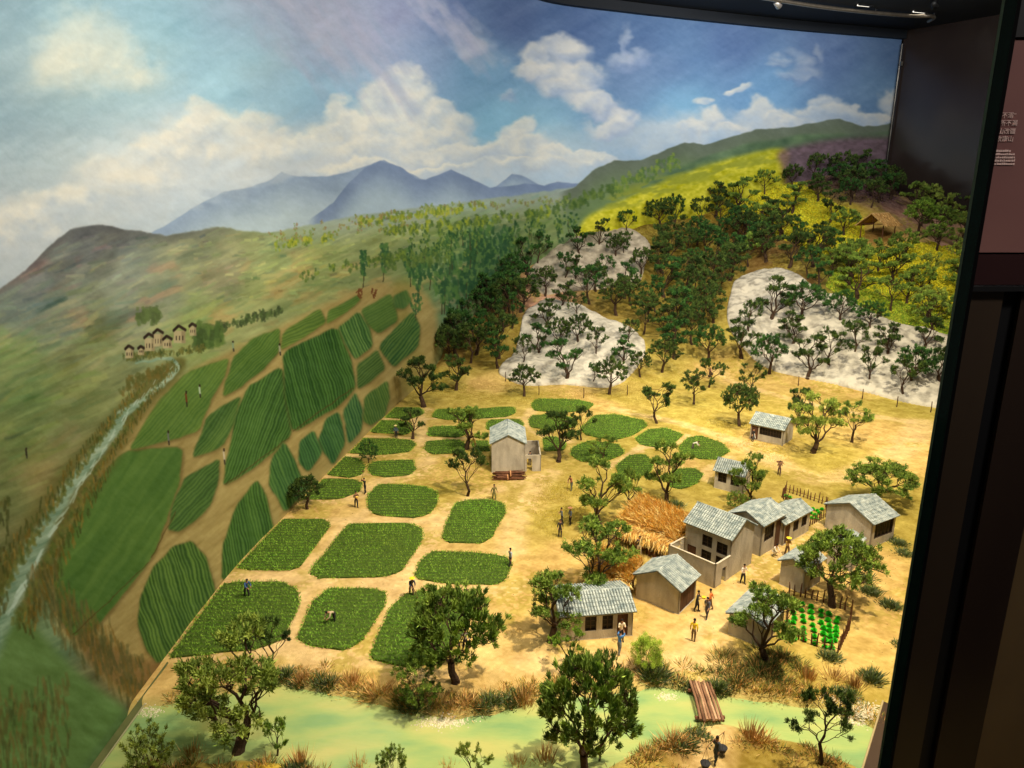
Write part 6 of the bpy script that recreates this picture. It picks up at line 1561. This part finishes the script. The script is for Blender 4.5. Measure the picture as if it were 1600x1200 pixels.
# individually visible clumps
def clump(px, py, hp, kind_, label):
    p = G(px, py); s = PXM(p); h = hp / s
    if kind_ == 'dry': return tuft_patch('reed_clump', label, [(p[0], p[1], .8)], DRY, 130, h, .0008, .28, 'reeds', group='dry reed clumps on the river banks')
    if kind_ == 'spread': return tuft_patch('reed_clump', label, [(p[0], p[1], 1.2)], DRY, 130, h * .8, .0008, .9, 'reeds', group='dry reed clumps on the river banks')
    return tuft_patch('shrub_clump', label, [(p[0] + rng.normal(0, .005), p[1] + rng.normal(0, .004), 1.0) for _ in range(5)], GRN + GRY, 110, h * .62, .0011, .8, 'shrub', group='low green shrubs on the ground')
for i, (px, py, hp, k, lab) in enumerate([
 (550, 1070, 42, 'dry', 'tall dry reed clump on the far bank before the grass lane corner'), (472, 1066, 28, 'dry', 'dry reed clump on the far bank just right of the big twisted tree'), (505, 1074, 26, 'green', 'green tuft on the far bank second from the twisted tree'),
 (442, 1060, 24, 'green', 'green tuft on the far bank nearest the twisted tree'), (590, 1084, 36, 'spread', 'sprawling reed clump on the far bank left of the bushy tree'), (460, 1076, 18, 'green', 'small green tuft at the water edge right of the twisted tree'),
 (640, 1100, 26, 'green', 'green tuft at the foot of the bushy tree by the water'), (820, 1100, 40, 'dry', 'yellow reed clump left of the largest foreground tree'), (800, 1096, 26, 'green', 'green tuft left of the yellow reed clump'), (760, 1108, 30, 'green', 'dark tuft below the large fan-shaped tree'),
 (730, 1104, 28, 'spread', 'sprawling reeds under the large fan-shaped tree'), (1335, 1075, 36, 'dry', 'reed clump on the far bank at the right end'), (1365, 1062, 30, 'green', 'green shrub at the far right end of the river bank'), (1300, 1065, 30, 'spread', 'brown sprawling reeds between garden and river'),
 (1262, 1062, 36, 'dry', 'brown reed clump right of the two-tiered tree'), (1322, 1085, 22, 'green', 'green tuft at the right end of the far bank'), (1172, 1155, 52, 'dry', 'tall dry reed clump on the near bank right of the bridge'), (1192, 1160, 26, 'spread', 'flattened dry reeds on the near bank right of the bridge'),
 (1050, 1165, 38, 'spread', 'golden reed mound on the near bank left of the walker'), (1072, 1170, 26, 'green', 'green tuft on the near bank left of the walker'), (1094, 1150, 16, 'green', 'tiny round dark shrub on the near bank at the bridge end'),
 (470, 1196, 52, 'dry', 'tall brown reed plume at the bottom edge right of the lime sapling'), (300, 1186, 44, 'dry', 'orange reed plume between the bottom-left bush and twisted tree'), (455, 1205, 26, 'green', 'blue-green tuft at the bottom edge below the reed plume'),
 (560, 1210, 40, 'dry', 'thin dry reeds at the bottom edge left of centre'), (700, 1216, 34, 'dry', 'thin dry reeds at the bottom edge in the middle'), (810, 1204, 40, 'dry', 'reed spikes at the bottom edge left of the largest tree'), (852, 1196, 56, 'dry', 'dark reeds beside the trunk of the largest foreground tree'),
 (1360, 925, 22, 'green', 'low shrub right of the umbrella tree'), (1392, 950, 22, 'green', 'low shrub nearest the glass edge right of the umbrella tree'), (1300, 1032, 20, 'green', 'small shrub at the near corner of the larger garden fence'), (1385, 840, 16, 'green', 'low shrub right of the rightmost grey house'),
 (1405, 850, 16, 'green', 'low shrub nearest the glass beyond the grey house'), (1415, 866, 14, 'green', 'second low shrub near the glass beyond the grey house'), (1345, 905, 20, 'green', 'small shrub at the umbrella tree foot'), (1018, 1062, 40, 'green', 'dark shrub under the bright ball-shaped bush'), (1042, 1058, 22, 'green', 'small dark shrub right of the ball-shaped bush'),
 (1120, 1084, 26, 'green', 'dark shrub at the far right corner of the bridge'), (1070, 1082, 16, 'green', 'dark tuft at the far left corner of the bridge'), (1230, 792, 18, 'green', 'brushy shrub behind the small cabbage patch'), (1055, 792, 22, 'green', 'dark shrub behind the big straw roof'), (1415, 1010, 14, 'green', 'low shrub near the glass edge level with the garden')]):
    clump(px, py, hp, k, lab)
# thicket below the two-tiered tree and general bank growth: uncountable
pts = []
for _ in range(46):
    px, py = rng.normal(1190, 32), rng.normal(1052, 15)
    if py < 1078: g = G(px, py); pts.append((g[0], g[1], rng.uniform(.8, 1.5)))
tuft_patch('bank_thicket', None, pts, GRN + GRN + DRY[:2] + [(120, 100, 60), (96, 90, 52)], 120, .012, .0009, .9, None, 'stuff')
pts = []
for _ in range(290):
    x = rng.uniform(-.42, .72); y = np.interp(x, BN[:, 0], BN[:, 1]) + abs(rng.normal(0, .016)) + .004
    px, py = project(x, y, 0)
    if 1075 < px < 1130 or (840 < px < 1075 and rng.random() < .6): continue
    pts.append((x, y, rng.uniform(.5, 1.2)))
tuft_patch('bank_grass', None, pts, DRY + GRN + [(186, 160, 62), (176, 150, 60)], 60, .013, .0008, .8, None, 'stuff')
pts = []
for _ in range(120):
    x = rng.uniform(-.42, .66); y = np.interp(x, BS[:, 0], BS[:, 1]) - abs(rng.normal(0, .02)) - .004
    px, py = project(x, y, 0)
    if 1085 < px < 1150: continue
    pts.append((x, y, rng.uniform(.5, 1.2)))
tuft_patch('bank_grass', None, pts, DRY + GRN + [(186, 160, 62)], 60, .013, .0008, .8, None, 'stuff')
# white shore pebbles
PB = []
for (px, py, sx, sy, n) in [(690, 1122, 40, 7, 500), (1345, 1112, 34, 12, 700), (1040, 1082, 20, 5, 120), (235, 1104, 20, 8, 120), (1310, 1092, 24, 6, 200)]:
    for _ in range(n):
        p = P0(px + rng.normal(0, sx * .5), py + rng.normal(0, sy * .6)); PB.append((p[0], p[1], float(ZF(p[0], p[1])), rng.uniform(.0006, .0019)))
mb = MB()
for x, y, z, r_ in PB:
    z = max(z, -.0064); a = rng.uniform(.6, 1.3, 6) * r_
    mb.add([(x + a[0], y, z), (x, y + a[1], z), (x - a[2], y, z), (x, y - a[3], z), (x, y, z + a[4] * .8)], [(0, 1, 4), (1, 2, 4), (2, 3, 4), (3, 0, 4)])
tag(ob('shore_pebbles', mb.mesh('pebbles', mat('pale_pebble', (206, 196, 164), (226, 220, 196), 400, .8))), kind='stuff')
# canola: yellow flower cover on the upper right slope
def cover(name, poly_px, n, cols, ln, wd_, kindm='reed', dens=None, step=None):
    xs = [p[0] for p in poly_px]; ys = [p[1] for p in poly_px]; W0 = np.array([G(*p)[:2] for p in poly_px]); pl = W0.tolist()
    x = rng.uniform(W0[:, 0].min(), W0[:, 0].max(), n * 3); y = rng.uniform(W0[:, 1].min(), W0[:, 1].max(), n * 3); k = pip(pl, x, y) & ((name != 'yellow_moss') | (rng.random(len(x)) < 1.1 - 1.25 * (((x - W0[:, 0].mean()) / np.ptp(W0[:, 0]) * 2) ** 2 + ((y - W0[:, 1].mean()) / np.ptp(W0[:, 1]) * 2) ** 2))) & (fbm(x * 11, y * 11, 77, 3) > (dens or .3)); x, y = x[k][:n], y[k][:n]
    z = ZF(x, y); m_ = len(x); cl = fbm(x * 28, y * 28, 78, 2); P_ = np.stack([x, y, z + cl * .010 - .004], 1)
    D = unit(np.stack([rng.normal(0, .7, m_), rng.normal(0, .7, m_), np.ones(m_)], 1)); c_ = pick(cols, m_, .12) * (.75 + .5 * cl)[:, None]
    V, Fq, T = blades(P_, D, rng.uniform(.5, 1, m_) * ln, wd_, np.clip(c_, 0, 1)); tag(ob(name, new_mesh(name, V, Fq, M[kindm], tint=T)), kind='stuff')
YF = [(236, 220, 40), (244, 232, 64), (216, 206, 44), (176, 190, 50)]
cover('yellow_flower_cover', [(1120, 340), (1150, 290), (1200, 270), (1240, 285), (1300, 315), (1350, 345), (1350, 400), (1300, 400), (1270, 400), (1200, 360)], 38000, YF, .008, .005, dens=.1)
cover('yellow_flower_cover', [(1310, 400), (1340, 392), (1420, 378), (1480, 385), (1540, 400), (1540, 500), (1480, 500), (1400, 470), (1330, 440)], 38000, YF, .008, .005, dens=.1)
cover('green_slope_cover', [(1300, 420), (1340, 430), (1420, 470), (1520, 490), (1520, 540), (1440, 520), (1390, 500), (1340, 480), (1290, 450)], 16000, [(150, 176, 50), (116, 156, 44), (206, 208, 60)], .007, .003)
cover('purple_flower_cover', [(1225, 275), (1290, 255), (1370, 262), (1420, 290), (1400, 322), (1330, 318), (1270, 290)], 14000, [(112, 76, 96), (90, 66, 70), (84, 84, 60), (130, 92, 110)], .007, .003)
cover('yellow_moss', [(1100, 600), (1200, 660), (1330, 690), (1340, 740), (1180, 760), (1080, 680)], 16000, [(184, 166, 60), (168, 150, 58), (196, 176, 72)], .0018, .0012, dens=.5)
cover('yellow_moss', [(840, 730), (960, 730), (960, 820), (870, 880), (820, 840)], 12000, [(184, 166, 60), (168, 150, 58), (196, 176, 72)], .0018, .0012, dens=.5)
cover('yellow_moss', [(620, 600), (780, 600), (1100, 560), (1100, 640), (900, 640), (700, 625)], 20000, [(164, 140, 56), (148, 128, 50), (180, 156, 66)], .002, .0013, dens=.45)
cover('dark_crumbs', [(380, 900), (640, 620), (1450, 620), (1400, 1060), (900, 1060)], 3200, [(84, 64, 40), (70, 70, 36), (110, 84, 50), (150, 140, 70)], .0016, .0012)

# ------------------------------------------------------------------ the show case around the model
mb = MB()
o2 = WC + 0
V = []; n = len(WC)
# ceiling: a slab over the whole case
mb.box((-.60, -.6, CEIL + .001), (4.2, 4.6, CEIL + .03))
tag(ob('ceiling', mb.mesh('ceiling', mat('ceiling_black', (20, 22, 27), (26, 28, 34), 3, .8))), kind='structure')
# fascia that runs along the top of the painting
mb = MB(); h = .040
pts = []
for i in range(n):
    t = WC[min(i + 1, n - 1)] - WC[max(i - 1, 0)]; t /= np.linalg.norm(t); nr = np.array([t[1], -t[0]])
    pts.append((WC[i] + nr * .004, WC[i] + nr * .03))
for i in range(n - 1):
    (a, b), (c, d) = pts[i], pts[i + 1]
    mb.add([(*a, CEIL - h), (*b, CEIL - h), (*d, CEIL - h), (*c, CEIL - h), (*a, CEIL), (*b, CEIL), (*d, CEIL), (*c, CEIL)], [(0, 3, 2, 1), (1, 2, 6, 5), (0, 1, 5, 4)])
tag(ob('ceiling_fascia', mb.mesh('fascia', mat('fascia_dark', (22, 28, 36), (26, 32, 40), 4, .7))), kind='structure')
# side wall at the right: dark polished panels
M['gloss'] = mat('dark_polished_panel', (42, 34, 32), (50, 42, 38), 3, .16, spec=.5)
def panel(p, q, z0, z1, th, m, name):
    p = np.array(p, float); q = np.array(q, float); d = q - p; L = np.linalg.norm(d); d /= L
    mb = MB(); mb.box((0, 0, z0), (L, th, z1)); o = ob(name, mb.mesh(name, m), None, (p[0], p[1], 0), math.atan2(d[1], d[0])); return o
tag(panel((2.015, 3.99), (2.50, 3.345), -.2, CEIL, .02, M['gloss'], 'side_wall'), kind='structure')
tag(panel((2.504, 3.34), (3.3, 2.28), -.2, CEIL, .02, M['gloss'], 'side_wall'), kind='structure')
mb = MB(); mb.tube((2.003, 3.975, .3), (2.003, 3.975, 1.335), .006, .006, 8)
tag(ob('corner_trim', mb.mesh('trim', mat('trim_dark_metal', (60, 58, 56), (80, 78, 74), 20, .35, metallic=.8))), kind='structure')
mb = MB(); mb.box((-.006, -.004, -.01), (.006, .004, .01))
tag(ob('trim_clip', mb.mesh('clip', mat('clip_metal', (200, 195, 185), None, rough=.3, metallic=1)), None, (2.005, 3.962, 1.24)), 'small bright metal clip high on the corner of the painted wall', 'clip')
# track rail and its slots on the ceiling
t = thing('lamp_rail', 'curved pale metal lamp rail under the black ceiling above the painted sky', 'lamp rail', (1.5, 3.45, 1.38))
RP = [(1.02, 3.27), (1.09, 3.305), (1.3, 3.41), (1.52, 3.50), (1.72, 3.565), (1.86, 3.60), (1.93, 3.60), (1.965, 3.64), (1.975, 3.70)]
rp = [np.array([x - 1.5, y - 3.45, .004]) for x, y in catmull(RP, 5)]
mb = MB(); mb.path(rp, [.0085] * len(rp), 8, False); ob('tube', mb.mesh('rail', mat('rail_metal', (170, 160, 145), (190, 178, 160), 30, .3, metallic=.9), True), t)
for k in (3, 18, 34):
    p = rp[k]; mb = MB(); mb.tube(p, p + np.array([0, 0, .018]), .004, .004, 6); ob('hanger', mb.mesh('hanger', M['black']), t)
sl = mat('lit_slot', (255, 246, 230), None, emit=((255, 246, 230), 2.2))
for (px, py, lab, ww) in [(1350, 8, 'small lit slot in the black ceiling, left one of two', .032), (1437, 18, 'small lit slot in the black ceiling near the corner, right one of two', .034)]:
    d = ray(px, py); tt = (CEIL - CAM_H) / d[2]; p = d * tt
    t2 = thing('ceiling_slot', lab, 'ceiling lamp', (p[0], p[1], CEIL - .002), math.atan2(.2, .6))
    mb = MB(); mb.box((-ww - .006, -.012, -.004), (ww + .006, -.006, .002)); mb.box((-ww - .006, .006, -.004), (ww + .006, .012, .002)); ob('frame', mb.mesh('frame', M['black']), t2)
    mb = MB(); mb.box((-ww, -.0055, -.002), (ww, .0055, .002)); ob('lens', mb.mesh('lens', sl), t2)
for (px, py, lab) in [(1215, 4, 'small pale spotlight head at the left end of the lamp rail'), (1460, 4, 'tiny dark spotlight stub near the right end of the lamp rail')]:
    d = ray(px, py); tt = (CEIL - .02 - CAM_H) / d[2]; p = d * tt
    t2 = thing('spotlight_head', lab, 'spotlight', (p[0], p[1], CEIL - .02))
    mb = MB(); mb.tube((0, 0, .02), (0, 0, -.004), .007, .007, 8); ob('stem', mb.mesh('stem', M['black']), t2)
    mb = MB(); mb.tube((-.012, -.01, 0), (.012, .012, -.012), .011, .014, 10); ob('can', mb.mesh('can', mat('can_metal', (190, 184, 176), None, rough=.4, metallic=.6) if px < 1300 else M['black'], True), t2)

# the green-edged glass end pane and black frame at the right
ge = np.array([.3015, .483]); dirn = ge / np.linalg.norm(ge); rt = np.array([dirn[1], -dirn[0]])
t = thing('glass_end_pane', 'dark green polished glass edge standing upright at the right of the model', 'glass pane', (ge[0], ge[1], 0), math.atan2(dirn[1], dirn[0]))
mg = mat('green_glass_edge', (14, 34, 30), (22, 48, 42), 5, .08, spec=.6, stretch=(1, 1, .4))
mb = MB(); mb.box((0, -.0078, -.35), (.055, 0, CEIL)); ob('pane', mb.mesh('pane', mg), t)
mb = MB(); mb.box((-.0004, -.0014, -.35), (.0, 0.0002, CEIL)); ob('bevel', mb.mesh('bevel', mat('glass_bevel', (74, 96, 80), (96, 112, 92), 4, .12, spec=.7)), t)
mb = MB(); mb.box((.004, -.0100, -.35), (.06, -.0079, CEIL)); ob('seal', mb.mesh('seal', mat('black_seal', (10, 10, 11), None, rough=.6)), t)
# exhibition wall outside the case
yw = .56
M['brownp'] = mat('brown_panel', (50, 41, 33), (64, 52, 40), 5, .28, spec=.4, stretch=(1, 1, .2))
M['pink'] = mat('pink_print', (116, 78, 74), (158, 112, 102), 2.2, .7)
WX = .361
wl = thing('exhibit_wall', 'dim exhibition wall with pink text panel beyond the glass edge', 'exhibit wall', (WX, yw, 0))
def lb(name, x0, x1, z0, z1, m, y=0, th=.01):
    mb = MB(); mb.box((x0, y - th, z0), (x1, y, z1)); return ob(name, mb.mesh(name, m), wl)
lb('backing', -.0, 1.3, -1.0, CEIL, M['black'], .012, .003)
def zpix(py, px=1560):
    d = ray(px, py); return CAM_H + d[2] * yw / d[1]
def xpix(px, py):
    d = ray(px, py); return d[0] * yw / d[1] - WX
lb('text_panel', .0, .9, zpix(395), zpix(60), M['pink'], .008, .004)
lb('head_panel', .0, .9, zpix(57), CEIL - .002, M['black'], .008, .006)
lb('dark_panel', .0, .9, zpix(446), zpix(398), mat('dark_maroon_panel', (44, 26, 28), (54, 32, 32), 4, .3), .008, .004)
lb('rail', .0, .9, zpix(455), zpix(447), M['black'], .006, .008)
lb('light_batten', .03, .9, zpix(77), zpix(74.5), mat('batten', (190, 150, 130), None, rough=.5), .004, .003)
lb('panel_board', .0, xpix(1494, 900), -1.0, zpix(456), M['brownp'], .008, .004)
lb('panel_board', xpix(1520, 900), xpix(1590, 900), -1.0, zpix(456), mat('dark_board', (40, 30, 26), (54, 42, 34), 5, .3, stretch=(1, 1, .2)), .008, .004)
lb('panel_board', xpix(1591, 900), .9, -1.0, zpix(600), mat('tan_board', (96, 78, 52), (112, 92, 62), 5, .5), .009, .004)
# text
fc = mat('print_pale', (226, 196, 186), None, rough=.8)
for k, (s, px, py, szp) in enumerate([('\u80fd\u4e0d\u6eba\u201d', 1566, 183, 8.2), ('\u5305\u6240\u4e0d\u6f0f', 1563, 195, 8.2), ('\u539f\u5c71\u6539\u7586', 1560, 208, 8.2), ('\u7d76\u98ee\u5eb7\u5c71', 1557, 220, 8.2)]):
    cu_ = bpy.data.curves.new('text_line', 'FONT'); cu_.body = s; cu_.size = szp / F_PX * .60; cu_.extrude = .0002
    tmp = bpy.data.objects.new('tmp', cu_); COL.objects.link(tmp); bpy.context.view_layer.update()
    me = bpy.data.meshes.new_from_object(tmp.evaluated_get(bpy.context.evaluated_depsgraph_get())); bpy.data.objects.remove(tmp)
    me.materials.clear(); me.materials.append(fc)
    o = ob('text_line', me, wl, (xpix(px - 6, py), .0034, zpix(py, px)), 0); o.rotation_euler = (math.pi / 2, 0, 0)
for k in range(5):
    mb = MB(); py = 237 + k * 5.1; x = xpix(1552 - k * .6, py); xe = x + (.0185 - (.004 if k == 0 else 0)); z = zpix(py, 1560)
    while x < xe:
        ww = rng.uniform(.0008, .0015); mb.box((x, .0032, z), (x + ww, .0036, z + rng.uniform(.0011, .0016))); x += ww + rng.uniform(.0002, .0005)
    ob('text_line', mb.mesh('text_line', fc), wl)
# table top rim and body of the case under the model
mb = MB(); mb.box((-.5, .26, -.9), (3.2, .36, -.02)); mb.box((-.5, .36, -.9), (3.2, 4.3, -.06))
tag(ob('case_plinth', mb.mesh('case_plinth', M['black'])), kind='structure')
mb = MB(); mb.box((-4, -4, -1.02), (5, 6, -1.0)); tag(ob('floor', mb.mesh('floor', mat('floor_dark', (40, 34, 30), (52, 44, 38), 2, .4))), kind='structure')
# lip of pale card along the foot of the painting beside the river
tt = thing('corner_strip', 'narrow translucent strip along the foot of the painted wall beside the river', 'edge strip', (-.455, .66, 0))
mb = MB()
ys = np.linspace(-.16, .15, 12)
for i in range(11):
    y0, y1 = ys[i], ys[i + 1]
    mb.add([(0, y0, .002), (.005, y0, -.006), (.005, y1, -.006), (0, y1, .002), (0, y0, -.012), (.005, y0, -.012), (.005, y1, -.012), (0, y1, -.012)], [(0, 1, 2, 3), (1, 5, 6, 2)])
ob('strip', mb.mesh('strip', mat('strip_film', (84, 92, 56), (104, 108, 68), 30, .3)), tt)
mb = MB(); mb.tube((.0055, -.16, -.0045), (.0055, .15, -.0045), .0006, .0011, 6); ob('bead', mb.mesh('bead', mat('strip_bead', (160, 156, 120), None, rough=.4)), tt)

a_, b_ = P0(1379, 1100), P0(1344, 1215); d_ = unit(b_ - a_); b_ = b_ + d_ * .2; n_ = np.array([-d_[1], d_[0], 0]); n_ = n_ if n_[0] > 0 else -n_
tt = thing('model_edge_rail', 'dark rail with a pale bead closing the model beside the glass at the bottom right', 'edge rail', a_)
L_ = b_ - a_
mb = MB(); q = [np.zeros(3), L_, L_ + n_ * .05, n_ * .05 - d_ * .05 * 0]
mb.add([tuple(v + np.array([0, 0, -.02])) for v in q] + [tuple(v + np.array([0, 0, .004])) for v in q], [(0, 3, 2, 1), (4, 5, 6, 7), (0, 1, 5, 4), (1, 2, 6, 5), (2, 3, 7, 6), (3, 0, 4, 7), (7, 6, 5, 4)][:6])
ob('rail', mb.mesh('rail', mat('rail_brown', (58, 44, 34), (70, 54, 40), 8, .5)), tt)
mb = MB(); mb.tube((0, 0, .0045), tuple(L_ + np.array([0, 0, .0045])), .0011, .0011, 6); ob('bead', mb.mesh('bead', mat('rail_bead', (176, 158, 118), None, rough=.5)), tt)
